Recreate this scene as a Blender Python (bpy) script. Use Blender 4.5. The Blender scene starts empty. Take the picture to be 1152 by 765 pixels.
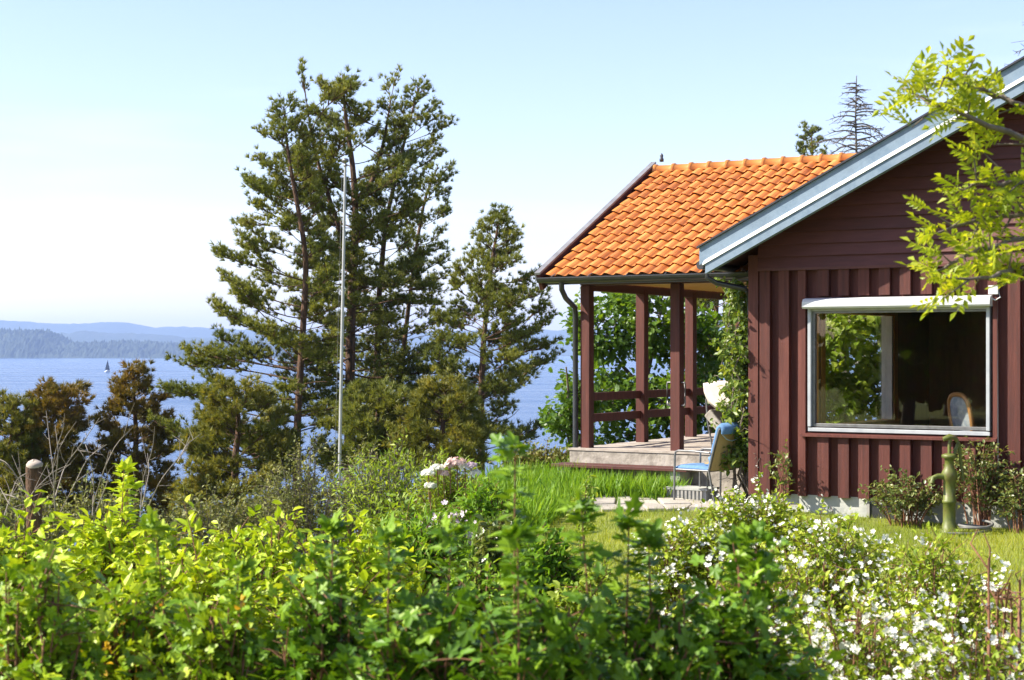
import bpy, math, random
import numpy as np
from mathutils import Vector

sc = bpy.context.scene
COL = sc.collection
R = math.radians
rng = np.random.default_rng(7)

# ------------------------------------------------------------------ camera, sky, sun, exposure
F = 1860.0            # focal length in photo pixels (1152 wide)
ZC = 2.05
HORIZON = 396.0
cam = bpy.data.cameras.new('camera')
cam.lens = 36 * F / 1152
cam.sensor_width = 36
cam.shift_y = (HORIZON - 382.5) / 1152
cam.clip_start = 0.05
cam.clip_end = 60000
cam.dof.use_dof = True
cam.dof.focus_distance = 18.5
cam.dof.aperture_fstop = 8
co = bpy.data.objects.new('camera', cam)
co.location = (0, 0, ZC)
co.rotation_euler = (R(90), 0, 0)
COL.objects.link(co)
sc.camera = co

SUN_TO = Vector((-0.755, -0.082, 0.65)).normalized()
sun_el = math.asin(SUN_TO.z)
w = bpy.data.worlds.new('World')
sc.world = w
w.use_nodes = True
nt = w.node_tree
nt.nodes.clear()
wo = nt.nodes.new('ShaderNodeOutputWorld')
bg = nt.nodes.new('ShaderNodeBackground')
sky = nt.nodes.new('ShaderNodeTexSky')
sky.sky_type = 'NISHITA'
sky.sun_disc = False
sky.sun_elevation = sun_el
sky.sun_rotation = math.atan2(SUN_TO.x, SUN_TO.y)
sky.air_density = 1.0
sky.dust_density = 0.7
sky.ozone_density = 2.0
tc = nt.nodes.new('ShaderNodeTexCoord')
mp = nt.nodes.new('ShaderNodeMapping')
mp.inputs['Scale'].default_value = (1.2, 1.2, 9)
cn = nt.nodes.new('ShaderNodeTexNoise')
cn.inputs['Scale'].default_value = 2.2
cn.inputs['Detail'].default_value = 6
cr = nt.nodes.new('ShaderNodeMapRange')
cr.inputs['From Min'].default_value = 0.5
cr.inputs['From Max'].default_value = 0.85
cr.inputs['To Max'].default_value = 0.18
mx = nt.nodes.new('ShaderNodeMix')
mx.data_type = 'RGBA'
mx.inputs['B'].default_value = (9, 9.6, 10.4, 1)
nt.links.new(tc.outputs['Generated'], mp.inputs['Vector'])
nt.links.new(mp.outputs['Vector'], cn.inputs['Vector'])
nt.links.new(cn.outputs['Fac'], cr.inputs['Value'])
nt.links.new(cr.outputs['Result'], mx.inputs['Factor'])
nt.links.new(sky.outputs['Color'], mx.inputs['A'])
tint = nt.nodes.new('ShaderNodeMix'); tint.data_type = 'RGBA'; tint.blend_type = 'MULTIPLY'; tint.inputs['Factor'].default_value = 1
tint.inputs['B'].default_value = (1.09, .96, 1.04, 1)
nt.links.new(mx.outputs['Result'], tint.inputs['A']); nt.links.new(tint.outputs['Result'], bg.inputs['Color'])
bg.inputs['Strength'].default_value = 0.098
nt.links.new(bg.outputs['Background'], wo.inputs['Surface'])

sl = bpy.data.lights.new('sun', 'SUN')
sl.energy = 5.0
sl.angle = R(0.5)
sl.color = (1.0, 0.92, 0.78)
so = bpy.data.objects.new('sun', sl)
so.rotation_euler = SUN_TO.to_track_quat('Z', 'Y').to_euler()
so.location = (-20, -5, 30)
COL.objects.link(so)

sc.view_settings.view_transform = 'Standard'
sc.view_settings.look = 'None'
sc.view_settings.exposure = 1.42
sc.view_settings.gamma = 1
sc.render.engine = 'CYCLES'
sc.cycles.use_denoising = True
sc.cycles.max_bounces = 8
sc.cycles.transparent_max_bounces = 12
sc.cycles.sample_clamp_indirect = 6

# ------------------------------------------------------------------ coordinates
TH = R(31)
WX, WY = math.cos(TH), -math.sin(TH)     # along the gable wall, to the right
AX, AY = math.sin(TH), math.cos(TH)      # away from us, along the house
CY = 18.0
CX = (848 - 576) / F * CY

def H(t, a, z):
    return (CX + WX * t + AX * a, CY + WY * t + AY * a, z)

def P(px, py, Y):
    return np.array([(px - 576) / F * Y, Y, ZC - (py - HORIZON) / F * Y])

def xat(px, Y):
    return (px - 576) / F * Y

SEA = -18.0

def sstep(x, a, b):
    u = np.clip((x - a) / (b - a), 0, 1)
    return u * u * (3 - 2 * u)

def ground(x, y):
    x = np.asarray(x, float); y = np.asarray(y, float)
    z = 0.27 + 0.05 * np.clip(y - 16.5, 0, 4)
    z = z - 0.08 * np.clip(y - 24, 0, 30)
    wl = sstep(-x, -.2, 2.6)
    z = z - wl * np.clip(0.14 * (y - 9.5) - 0.08 * np.clip(y - 24, 0, 30), 0, 2.6)
    z = z - 0.05 * np.clip(-x - 2.0, 0, 14) * sstep(y, 12, 24)
    z = z - 0.42 * np.clip(y - 54, 0, 80)
    z = z + 0.04 * np.sin(x * 0.9 + 1) * np.sin(y * 0.7)* sstep(np.abs(y - 18), 5, 9)
    return np.maximum(z, -34)

def gz(x, y):
    return float(ground(x, y))

# ------------------------------------------------------------------ mesh building
class G:
    def __init__(s):
        s.V = []; s.F = []; s.M = []; s.S = []; s.n = 0
    def add(s, v, f, m=0, smooth=False):
        v = np.asarray(v, float).reshape(-1, 3)
        f = np.asarray(f, int)
        s.V.append(v); s.F.append(f + s.n); s.n += len(v)
        mm = np.full(len(f), m) if np.isscalar(m) else np.asarray(m)
        s.M.append(mm); s.S.append(np.full(len(f), smooth))
        return s
    def hexa(s, c, m=0):      # 8 corners: bottom ring 4, top ring 4
        return s.add(c, [[3, 2, 1, 0], [4, 5, 6, 7], [0, 1, 5, 4], [1, 2, 6, 5], [2, 3, 7, 6], [3, 0, 4, 7]], m)
    def hb(s, t0, t1, a0, a1, z0, z1, m=0):   # box in house axes
        return s.hexa([H(t0, a0, z0), H(t1, a0, z0), H(t1, a1, z0), H(t0, a1, z0), H(t0, a0, z1), H(t1, a0, z1), H(t1, a1, z1), H(t0, a1, z1)], m)
    def box(s, c, d, rz=0, m=0, rx=0, ry=0):
        d = np.array(d) / 2
        q = np.array([[-1, -1, -1], [1, -1, -1], [1, 1, -1], [-1, 1, -1], [-1, -1, 1], [1, -1, 1], [1, 1, 1], [-1, 1, 1]]) * d
        q = rot(q, rx, ry, rz)
        return s.hexa(q + np.array(c), m)
    def tube(s, pts, rad, n=8, m=0, cap=True, smooth=True):
        pts = np.asarray(pts, float); k = len(pts)
        rad = np.full(k, rad) if np.isscalar(rad) else np.asarray(rad, float)
        tg = np.gradient(pts, axis=0)
        tg /= np.linalg.norm(tg, axis=1)[:, None] + 1e-9
        ref = np.array([0, 0, 1.0]) if abs(tg[:, 2]).mean() < 0.8 else np.array([1.0, 0, 0])
        u = np.cross(tg, ref); u /= np.linalg.norm(u, axis=1)[:, None] + 1e-9
        v = np.cross(tg, u)
        an = np.arange(n) / n * 2 * np.pi
        ring = pts[:, None, :] + rad[:, None, None] * (u[:, None, :] * np.cos(an)[None, :, None] + v[:, None, :] * np.sin(an)[None, :, None])
        i = np.arange(k - 1)[:, None] * n; j = np.arange(n)[None, :]; j2 = (j + 1) % n
        f = np.stack([i + j, i + j2, i + n + j2, i + n + j], -1).reshape(-1, 4)
        s.add(ring.reshape(-1, 3), f, m, smooth)
        if cap:
            s.add(ring[0], [list(range(n))], m); s.add(ring[-1], [list(range(n))[::-1]], m)
        return s
    def lathe(s, c, prof, n=16, m=0, smooth=True):   # prof: (r, z)
        prof = np.asarray(prof, float); k = len(prof)
        an = np.arange(n) / n * 2 * np.pi
        v = np.stack([prof[:, 0, None] * np.cos(an), prof[:, 0, None] * np.sin(an), np.repeat(prof[:, 1, None], n, 1)], -1) + np.array(c)
        i = np.arange(k - 1)[:, None] * n; j = np.arange(n)[None, :]; j2 = (j + 1) % n
        f = np.stack([i + j, i + j2, i + n + j2, i + n + j], -1).reshape(-1, 4)
        return s.add(v.reshape(-1, 3), f, m, smooth)
    def grid(s, v, m=0, smooth=True):     # v (r, c, 3)
        r, c = v.shape[:2]
        i = np.arange(r - 1)[:, None] * c; j = np.arange(c - 1)[None, :]
        f = np.stack([i + j, i + j + 1, i + c + j + 1, i + c + j], -1).reshape(-1, 4)
        return s.add(v.reshape(-1, 3), f, m, smooth)
    def blob(s, c, r, n=10, jit=0.0, m=0, seed=0, rz=0):   # rounded lump
        rr = np.random.default_rng(seed)
        la = np.linspace(-np.pi / 2, np.pi / 2, n); lo = np.linspace(0, 2 * np.pi, 2 * n, endpoint=False)
        sg = lambda q, p: np.sign(q) * np.abs(q) ** p
        x = np.cos(la)[:, None] * np.cos(lo); y = np.cos(la)[:, None] * np.sin(lo); z = np.repeat(np.sin(la)[:, None], 2 * n, 1)
        v = np.stack([sg(x, .75), sg(y, .75), sg(z, .75)], -1) * (1 + jit * rr.normal(size=(n, 2 * n, 1)))
        v = rot((v * np.array(r)).reshape(-1, 3), 0, 0, rz) + np.array(c)
        k = 2 * n
        i = np.arange(n - 1)[:, None] * k; j = np.arange(k)[None, :]; j2 = (j + 1) % k
        f = np.stack([i + j, i + j2, i + k + j2, i + k + j], -1).reshape(-1, 4)
        return s.add(v, f, m, True)
    def scatter(s, tpl, Pn, D, N, S, m=0):
        tv, tf = tpl[0], tpl[1]
        Pn = np.asarray(Pn, float); n = len(Pn)
        if n == 0: return s
        D = D / (np.linalg.norm(D, axis=1)[:, None] + 1e-9)
        X = np.cross(D, N); X /= np.linalg.norm(X, axis=1)[:, None] + 1e-9
        N = np.cross(X, D)
        S = np.broadcast_to(np.asarray(S, float), (n,))
        v = Pn[:, None, :] + S[:, None, None] * (tv[None, :, 0:1] * X[:, None, :] + tv[None, :, 1:2] * D[:, None, :] + tv[None, :, 2:3] * N[:, None, :])
        k = len(tv)
        off = (np.arange(n) * k)[:, None]
        base = s.n
        s.V.append(v.reshape(-1, 3)); s.n += n * k
        for fs, fm in tf:
            fs = np.asarray(fs, int)
            s.F.append((fs[None] + off[:, :, None]).reshape(-1, fs.shape[1]) + base)
            s.M.append(np.full(n * len(fs), fm if fm else m)); s.S.append(np.full(n * len(fs), False))
        return s
    def build(s, name, mat, parent=None, bevel=0):
        me = bpy.data.meshes.new(name)
        V = np.concatenate(s.V)
        off = np.array(parent_loc(parent)) if parent else np.zeros(3)
        V = V - off
        me.vertices.add(len(V)); me.vertices.foreach_set('co', V.astype(np.float32).ravel())
        tot = np.concatenate([np.full(len(f), f.shape[1]) for f in s.F])
        lv = np.concatenate([f.ravel() for f in s.F])
        me.loops.add(len(lv)); me.loops.foreach_set('vertex_index', lv.astype(np.int32))
        me.polygons.add(len(tot))
        st = np.concatenate([[0], np.cumsum(tot)[:-1]])
        me.polygons.foreach_set('loop_start', st.astype(np.int32))
        me.polygons.foreach_set('loop_total', tot.astype(np.int32))
        me.polygons.foreach_set('material_index', np.concatenate(s.M).astype(np.int32))
        me.polygons.foreach_set('use_smooth', np.concatenate(s.S).astype(bool))
        me.update(calc_edges=True)
        me.validate()
        for q in (mat if isinstance(mat, (list, tuple)) else [mat]):
            me.materials.append(q)
        o = bpy.data.objects.new(name, me)
        COL.objects.link(o)
        if parent: o.parent = parent
        if bevel:
            b = o.modifiers.new('bevel', 'BEVEL'); b.width = bevel; b.segments = 2; b.limit_method = 'ANGLE'
        return o

def rot(q, rx, ry, rz):
    cx, sx, cy, sy, cz, sz = math.cos(rx), math.sin(rx), math.cos(ry), math.sin(ry), math.cos(rz), math.sin(rz)
    Rx = np.array([[1, 0, 0], [0, cx, -sx], [0, sx, cx]]); Ry = np.array([[cy, 0, sy], [0, 1, 0], [-sy, 0, cy]]); Rz = np.array([[cz, -sz, 0], [sz, cz, 0], [0, 0, 1]])
    return np.asarray(q) @ (Rz @ Ry @ Rx).T

def parent_loc(o):
    l = Vector((0, 0, 0))
    while o is not None:
        l += o.location; o = o.parent
    return l

def thing(name, label, cat, loc, group=None):
    o = bpy.data.objects.new(name, None)
    o.empty_display_size = 0.2
    o.location = loc
    COL.objects.link(o)
    o['label'] = label; o['category'] = cat
    if group: o['group'] = group
    return o

def tag(o, label, cat, group=None):
    o['label'] = label; o['category'] = cat
    if group: o['group'] = group
    return o

def kind(o, k, label=None, cat=None):
    o['kind'] = k
    if label: o['label'] = label
    if cat: o['category'] = cat
    return o

def bez(a, b, c, n=7):
    u = np.linspace(0, 1, n)[:, None]
    return (1 - u) ** 2 * np.array(a) + 2 * u * (1 - u) * np.array(b) + u * u * np.array(c)

# ------------------------------------------------------------------ materials
def new_mat(name):
    m = bpy.data.materials.new(name); m.use_nodes = True
    n = m.node_tree
    return m, n, n.nodes['Principled BSDF'], n.nodes['Material Output']

def ramp(n, cols, fac):
    r = n.nodes.new('ShaderNodeValToRGB')
    e = r.color_ramp.elements
    while len(e) < len(cols): e.new(0.5)
    for i, c in enumerate(cols):
        e[i].position = i / (len(cols) - 1); e[i].color = (*c, 1)
    n.links.new(fac, r.inputs['Fac'])
    return r.outputs['Color']

def surf(name, cols, scale=6, stretch=(1, 1, 1), rough=.6, bump=0.2, detail=6, metal=0, dist=0.01, island=0.0, spec=.4, fine=0, spots=None):
    m, n, b, o = new_mat(name)
    t = n.nodes.new('ShaderNodeTexCoord'); mpp = n.nodes.new('ShaderNodeMapping')
    mpp.inputs['Scale'].default_value = stretch
    no = n.nodes.new('ShaderNodeTexNoise'); no.inputs['Scale'].default_value = scale; no.inputs['Detail'].default_value = detail
    no.inputs['Roughness'].default_value = .65
    n.links.new(t.outputs['Object'], mpp.inputs['Vector']); n.links.new(mpp.outputs['Vector'], no.inputs['Vector'])
    mr = n.nodes.new('ShaderNodeMapRange'); mr.inputs['From Min'].default_value = .3; mr.inputs['From Max'].default_value = .7
    n.links.new(no.outputs['Fac'], mr.inputs['Value'])
    fac = mr.outputs['Result']
    if island:
        g = n.nodes.new('ShaderNodeNewGeometry')
        mi = n.nodes.new('ShaderNodeMix'); mi.inputs['Factor'].default_value = island
        n.links.new(fac, mi.inputs['A']); n.links.new(g.outputs['Random Per Island'], mi.inputs['B'])
        fac = mi.outputs['Result']
    colo = ramp(n, cols, fac)
    if spots:
        ns = n.nodes.new('ShaderNodeTexNoise'); ns.inputs['Scale'].default_value = 9; ns.inputs['Detail'].default_value = 8; ns.inputs['Roughness'].default_value = .75
        n.links.new(t.outputs['Object'], ns.inputs['Vector'])
        ms = n.nodes.new('ShaderNodeMapRange'); ms.inputs['From Min'].default_value = .60; ms.inputs['From Max'].default_value = .72; ms.inputs['To Max'].default_value = .7
        n.links.new(ns.outputs['Fac'], ms.inputs['Value'])
        mc = n.nodes.new('ShaderNodeMix'); mc.data_type = 'RGBA'; mc.inputs['B'].default_value = (*spots, 1)
        n.links.new(ms.outputs['Result'], mc.inputs['Factor']); n.links.new(colo, mc.inputs['A']); colo = mc.outputs['Result']
    n.links.new(colo, b.inputs['Base Color'])
    b.inputs['Roughness'].default_value = rough; b.inputs['Metallic'].default_value = metal
    b.inputs['Specular IOR Level'].default_value = spec
    if bump:
        bp = n.nodes.new('ShaderNodeBump'); bp.inputs['Strength'].default_value = bump; bp.inputs['Distance'].default_value = dist
        h = no.outputs['Fac']
        if fine:
            n2 = n.nodes.new('ShaderNodeTexNoise'); n2.inputs['Scale'].default_value = fine; n2.inputs['Detail'].default_value = 4
            n.links.new(mpp.outputs['Vector'], n2.inputs['Vector']); h = n2.outputs['Fac']
        n.links.new(h, bp.inputs['Height']); n.links.new(bp.outputs['Normal'], b.inputs['Normal'])
    return m

def leafmat(name, cols, trans=.45, tcol=None, rough=.45, spec=.35, clump=0.0, cscale=2.0):
    m, n, b, o = new_mat(name)
    g = n.nodes.new('ShaderNodeNewGeometry')
    fac = g.outputs['Random Per Island']
    if clump:
        t = n.nodes.new('ShaderNodeTexCoord')
        no = n.nodes.new('ShaderNodeTexNoise'); no.inputs['Scale'].default_value = cscale; no.inputs['Detail'].default_value = 3
        n.links.new(t.outputs['Object'], no.inputs['Vector'])
        mr = n.nodes.new('ShaderNodeMapRange'); mr.inputs['From Min'].default_value = .35; mr.inputs['From Max'].default_value = .65
        n.links.new(no.outputs['Fac'], mr.inputs['Value'])
        mi = n.nodes.new('ShaderNodeMix'); mi.inputs['Factor'].default_value = clump
        n.links.new(fac, mi.inputs['A']); n.links.new(mr.outputs['Result'], mi.inputs['B'])
        fac = mi.outputs['Result']
    c = ramp(n, cols, fac)
    n.links.new(c, b.inputs['Base Color'])
    b.inputs['Roughness'].default_value = rough; b.inputs['Specular IOR Level'].default_value = spec
    tr = n.nodes.new('ShaderNodeBsdfTranslucent')
    hs = n.nodes.new('ShaderNodeMix'); hs.data_type = 'RGBA'; hs.blend_type = 'MULTIPLY'; hs.inputs['Factor'].default_value = 1
    hs.inputs['B'].default_value = (*(tcol or (1.5, 1.35, .6)), 1)
    n.links.new(c, hs.inputs['A']); n.links.new(hs.outputs['Result'], tr.inputs['Color'])
    ms = n.nodes.new('ShaderNodeMixShader'); ms.inputs['Fac'].default_value = trans
    n.links.new(b.outputs['BSDF'], ms.inputs[1]); n.links.new(tr.outputs['BSDF'], ms.inputs[2])
    n.links.new(ms.outputs['Shader'], o.inputs['Surface'])
    return m

def glassmat():
    m, n, b, o = new_mat('window glass')
    lw = n.nodes.new('ShaderNodeLayerWeight'); pw_ = n.nodes.new('ShaderNodeMath'); pw_.operation = 'POWER'; pw_.inputs[1].default_value = 5
    fr = n.nodes.new('ShaderNodeMath'); fr.operation = 'MULTIPLY_ADD'; fr.inputs[1].default_value = .9; fr.inputs[2].default_value = .045
    lw.inputs['Blend'].default_value = .5
    n.links.new(lw.outputs['Facing'], pw_.inputs[0]); n.links.new(pw_.outputs[0], fr.inputs[0])
    tp = n.nodes.new('ShaderNodeBsdfTransparent'); tp.inputs['Color'].default_value = (.97, .98, .97, 1)
    gl = n.nodes.new('ShaderNodeBsdfGlossy'); gl.inputs['Roughness'].default_value = 0.0
    ms = n.nodes.new('ShaderNodeMixShader')
    n.links.new(fr.outputs[0], ms.inputs['Fac']); n.links.new(tp.outputs['BSDF'], ms.inputs[1]); n.links.new(gl.outputs['BSDF'], ms.inputs[2])
    n.links.new(ms.outputs['Shader'], o.inputs['Surface'])
    return m

M = {}
M['paint'] = surf('red brown painted boards', [(.038, .009, .007), (.078, .018, .012), (.125, .036, .025)], 7, (4, 4, .22), .68, .35, island=.35, fine=60, spots=(.05, .022, .018))
M['painth'] = surf('red brown painted cladding', [(.05, .014, .012), (.08, .022, .019), (.11, .033, .029)], 5, (.6, .6, 5), .62, .2, island=.4, fine=30)
M['paintdark'] = surf('dark red brown paint', [(.05, .013, .010), (.085, .022, .017)], 6, (2, 2, .5), .6, .2)
M['barge'] = surf('pale blue grey paint', [(.10, .155, .22), (.155, .215, .285), (.12, .17, .23)], 4, (1, 1, 1), .5, .1, fine=30)
M['bargesunlit'] = surf('sunlit barge paint', [(.45, .48, .49), (.56, .59, .59)], 4, (1, 1, 1), .5, .1)  # bargeboard paint lightened: sunlight on the ledge top put into the colour
M['tile'] = surf('orange clay tile', [(.29, .085, .02), (.45, .15, .03), (.54, .20, .042), (.60, .28, .075)], 4, (1, 1, 1), .5, .2, island=.6, fine=60, spec=.4, spots=(.10, .075, .045))
M['ridge'] = surf('clay ridge tile', [(.42, .15, .035), (.56, .24, .06)], 5, rough=.45, bump=.15, island=.5)
M['metalblack'] = surf('black painted metal', [(.015, .016, .02), (.03, .03, .036)], 8, rough=.35, bump=.05, spec=.6)
M['metalgrey'] = surf('grey metal', [(.12, .12, .125), (.2, .2, .2)], 12, rough=.4, bump=.05, metal=.5)
M['flash'] = surf('weathered verge metal', [(.12, .12, .13), (.2, .2, .21)], 6, rough=.45, bump=.05)
M['framegrey'] = surf('pale grey frame paint', [(.27, .29, .32), (.36, .38, .40)], 7, rough=.45, bump=.08, spots=(.2, .2, .19))
M['white'] = surf('white painted metal', [(.46, .48, .5), (.56, .57, .58)], 6, rough=.4, bump=.04)
M['whitewood'] = surf('worn white wood', [(.2, .2, .19), (.3, .29, .27)], 10, (1, 1, 1), .55, .2)
M['concrete'] = surf('pale concrete', [(.24, .25, .24), (.34, .35, .33), (.42, .42, .39)], 3, rough=.9, bump=.4, fine=25)
M['stone'] = surf('mottled pinkish stone', [(.13, .115, .10), (.26, .235, .20), (.38, .35, .31)], 5, rough=.9, bump=.5, fine=18, dist=.02)
M['paving'] = surf('pale paving stone', [(.24, .22, .19), (.34, .31, .27), (.42, .39, .34)], 2.5, rough=.9, bump=.4, island=.55, fine=22)
M['plank'] = surf('weathered grey plank', [(.2, .17, .14), (.32, .28, .24), (.38, .35, .31)], 7, (1, 1, 1), .8, .3)
M['ochre'] = surf('varnished pine boarding', [(.42, .2, .045), (.56, .3, .08)], 5, (1, 6, 1), .45, .1)
M['amber'] = surf('amber window wood', [(.45, .2, .05), (.6, .3, .08)], 6, (4, 4, .6), .4, .1)
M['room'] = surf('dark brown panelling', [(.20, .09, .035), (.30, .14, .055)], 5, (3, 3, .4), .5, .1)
M['glass'] = glassmat()
M['bark'] = surf('pine bark', [(.035, .022, .014), (.085, .048, .028), (.16, .08, .042)], 9, (2, 2, .6), .9, .8, dist=.05, fine=14)
M['barkgrey'] = surf('grey bark', [(.08, .065, .05), (.17, .14, .11)], 14, (1, 1, .5), .9, .5, dist=.02)
M['deadwood'] = surf('bleached dead wood', [(.15, .13, .11), (.26, .23, .2)], 14, (1, 1, 1), .85, .3)
M['darkwood'] = surf('dark dead twigs', [(.07, .06, .055), (.12, .1, .09)], 10, rough=.9, bump=.2)
M['brownstem'] = surf('reddish brown stems', [(.12, .055, .03), (.24, .11, .06)], 20, rough=.8, bump=.3)
M['stumptop'] = surf('sawn wood', [(.26, .22, .18), (.38, .33, .28)], 9, rough=.85, bump=.3)
M['needle'] = leafmat('pine needles', [(.065, .09, .016), (.155, .18, .03), (.30, .29, .05)], .33, (1.3, 1.2, .6), .5, .3, .55, .8)
M['needledark'] = leafmat('dark pine needles', [(.06, .084, .018), (.135, .16, .03), (.26, .26, .046)], .33, (1.3, 1.2, .6), .5, .3, .5, .8)
M['needlebrown'] = leafmat('browned juniper needles', [(.07, .085, .016), (.16, .125, .022), (.25, .155, .03)], .3, (1.3, 1.1, .5), .55, .3, .6, 1.1)
M['needleolive'] = leafmat('olive juniper needles', [(.065, .09, .016), (.15, .165, .028), (.28, .25, .042)], .33, (1.3, 1.1, .5), .55, .3, .6, 1.1)
M['oak'] = leafmat('broad green leaves', [(.04, .09, .010), (.08, .155, .016), (.14, .22, .024)], .42, (1.5, 1.4, .5), .42, .4, .3, 1.2)
M['currant'] = leafmat('dark green leaves', [(.028, .075, .004), (.09, .19, .010), (.24, .37, .02)], .22, (1.3, 1.2, .4), .45, .3, .35, 2.5)
M['currantlime'] = leafmat('mid green leaves', [(.06, .14, .008), (.18, .30, .014), (.42, .50, .024)], .24, (1.3, 1.2, .4), .45, .3, .4, 2.5)
M['golden'] = leafmat('golden green leaves', [(.19, .31, .012), (.40, .51, .02), (.62, .64, .035)], .3, (1.2, 1.15, .5), .45, .35, .4, 2)
M['tassel'] = leafmat('yellow orange tassels', [(.5, .3, .03), (.6, .42, .05), (.45, .2, .03)], .4, (1.2, 1.1, .6), .6, .2)
M['lime'] = leafmat('lime leaves', [(.11, .19, .02), (.22, .31, .03), (.36, .42, .06)], .42, (1.4, 1.3, .5), .45, .35, .4, 2)
M['greygreen'] = leafmat('grey green small leaves', [(.08, .10, .03), (.16, .18, .05), (.27, .25, .07)], .3, (1.3, 1.2, .6), .5, .3, .45, 1.5)
M['rose'] = leafmat('rose leaves', [(.06, .10, .022), (.14, .18, .045), (.26, .26, .07)], .3, (1.4, 1.3, .6), .35, .5, .3, 3)
M['fresh'] = leafmat('fresh green fronds', [(.09, .2, .015), (.15, .28, .02), (.24, .36, .04)], .45, (1.4, 1.3, .5), .5, .3, .3, 3)
M['whiteshrub'] = leafmat('small pale green leaves', [(.12, .2, .014), (.27, .35, .024), (.50, .53, .06)], .3, (1.4, 1.3, .5), .5, .25, .4, 2)
M['petal'] = leafmat('white petals', [(.66, .66, .54), (.78, .78, .72), (.86, .86, .82)], .35, (1, 1, .95), .6, .2)
M['pink'] = leafmat('pale pink petals', [(.60, .40, .38), (.74, .58, .54), (.8, .72, .66)], .35, (1, .9, .85), .6, .2)
M['lilac'] = leafmat('lilac petals', [(.5, .4, .46), (.7, .62, .66)], .35, (1, .9, .95), .6, .2)
M['locust'] = leafmat('yellow green locust leaflets', [(.17, .25, .014), (.30, .37, .02), (.46, .48, .03)], .5, (1.4, 1.25, .5), .45, .35, .3, 4)
M['vine'] = leafmat('climber leaves', [(.05, .10, .014), (.12, .19, .026), (.27, .32, .06)], .42, (1.5, 1.3, .5), .4, .4, .3, 4)
M['grass'] = leafmat('grass blades', [(.13, .2, .012), (.23, .29, .018), (.38, .38, .04)], .45, (1.4, 1.3, .5), .5, .3, .5, 1.2)
M['bluefab'] = surf('blue cushion fabric', [(.07, .16, .31), (.11, .21, .38)], 30, rough=.85, bump=.15)
M['paleblue'] = surf('pale blue fabric', [(.3, .42, .55), (.42, .52, .62)], 20, rough=.85, bump=.1)
M['tan'] = surf('tan mesh fabric', [(.36, .25, .10), (.46, .33, .14)], 60, rough=.8, bump=.1)
M['beige'] = surf('beige canvas', [(.5, .44, .37), (.62, .56, .49)], 9, rough=.9, bump=.3, dist=.02)
M['chairwood'] = surf('polished chair wood', [(.3, .15, .05), (.42, .22, .08)], 10, rough=.4, bump=.1)
M['damask'] = surf('blue white upholstery', [(.16, .2, .25), (.36, .38, .38)], 16, rough=.85, bump=.1)
M['pump'] = surf('green painted cast iron', [(.055, .07, .012), (.10, .12, .022), (.10, .075, .03)], 9, rough=.5, bump=.3)
M['hose'] = surf('pale grey hose', [(.1, .1, .09), (.17, .17, .16)], 10, rough=.5, bump=.1)
M['cablegrey'] = surf('grey cable', [(.4, .4, .4), (.5, .5, .5)], 10, rough=.5, bump=0)
M['sail'] = surf('dark sail cloth', [(.03, .035, .06), (.05, .055, .09)], .3, rough=.8, bump=0)
M['hull'] = surf('white hull', [(.7, .7, .72), (.8, .8, .8)], .3, rough=.3, bump=0)
M['hillwood'] = surf('wooded hillside', [(.008, .02, .02), (.02, .035, .025), (.04, .05, .03)], .03, rough=.95, bump=0, detail=8)
M['pole'] = surf('white flagpole paint', [(.26, .27, .28), (.36, .37, .37)], 3, rough=.45, bump=.05)

# ground material
def groundmat():
    m, n, b, o = new_mat('soil and turf')
    t = n.nodes.new('ShaderNodeTexCoord')
    n1 = n.nodes.new('ShaderNodeTexNoise'); n1.inputs['Scale'].default_value = .9; n1.inputs['Detail'].default_value = 9; n1.inputs['Roughness'].default_value = .7
    n2 = n.nodes.new('ShaderNodeTexNoise'); n2.inputs['Scale'].default_value = 26; n2.inputs['Detail'].default_value = 5
    n.links.new(t.outputs['Object'], n1.inputs['Vector']); n.links.new(t.outputs['Object'], n2.inputs['Vector'])
    mi = n.nodes.new('ShaderNodeMix'); mi.inputs['Factor'].default_value = .4
    n.links.new(n1.outputs['Fac'], mi.inputs['A']); n.links.new(n2.outputs['Fac'], mi.inputs['B'])
    mr = n.nodes.new('ShaderNodeMapRange'); mr.inputs['From Min'].default_value = .35; mr.inputs['From Max'].default_value = .65
    n.links.new(mi.outputs['Result'], mr.inputs['Value'])
    n.links.new(ramp(n, [(.07, .08, .018), (.15, .18, .024), (.25, .26, .04)], mr.outputs['Result']), b.inputs['Base Color'])
    b.inputs['Roughness'].default_value = .95
    bp = n.nodes.new('ShaderNodeBump'); bp.inputs['Strength'].default_value = .7; bp.inputs['Distance'].default_value = .04
    n.links.new(n2.outputs['Fac'], bp.inputs['Height']); n.links.new(bp.outputs['Normal'], b.inputs['Normal'])
    return m

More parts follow.
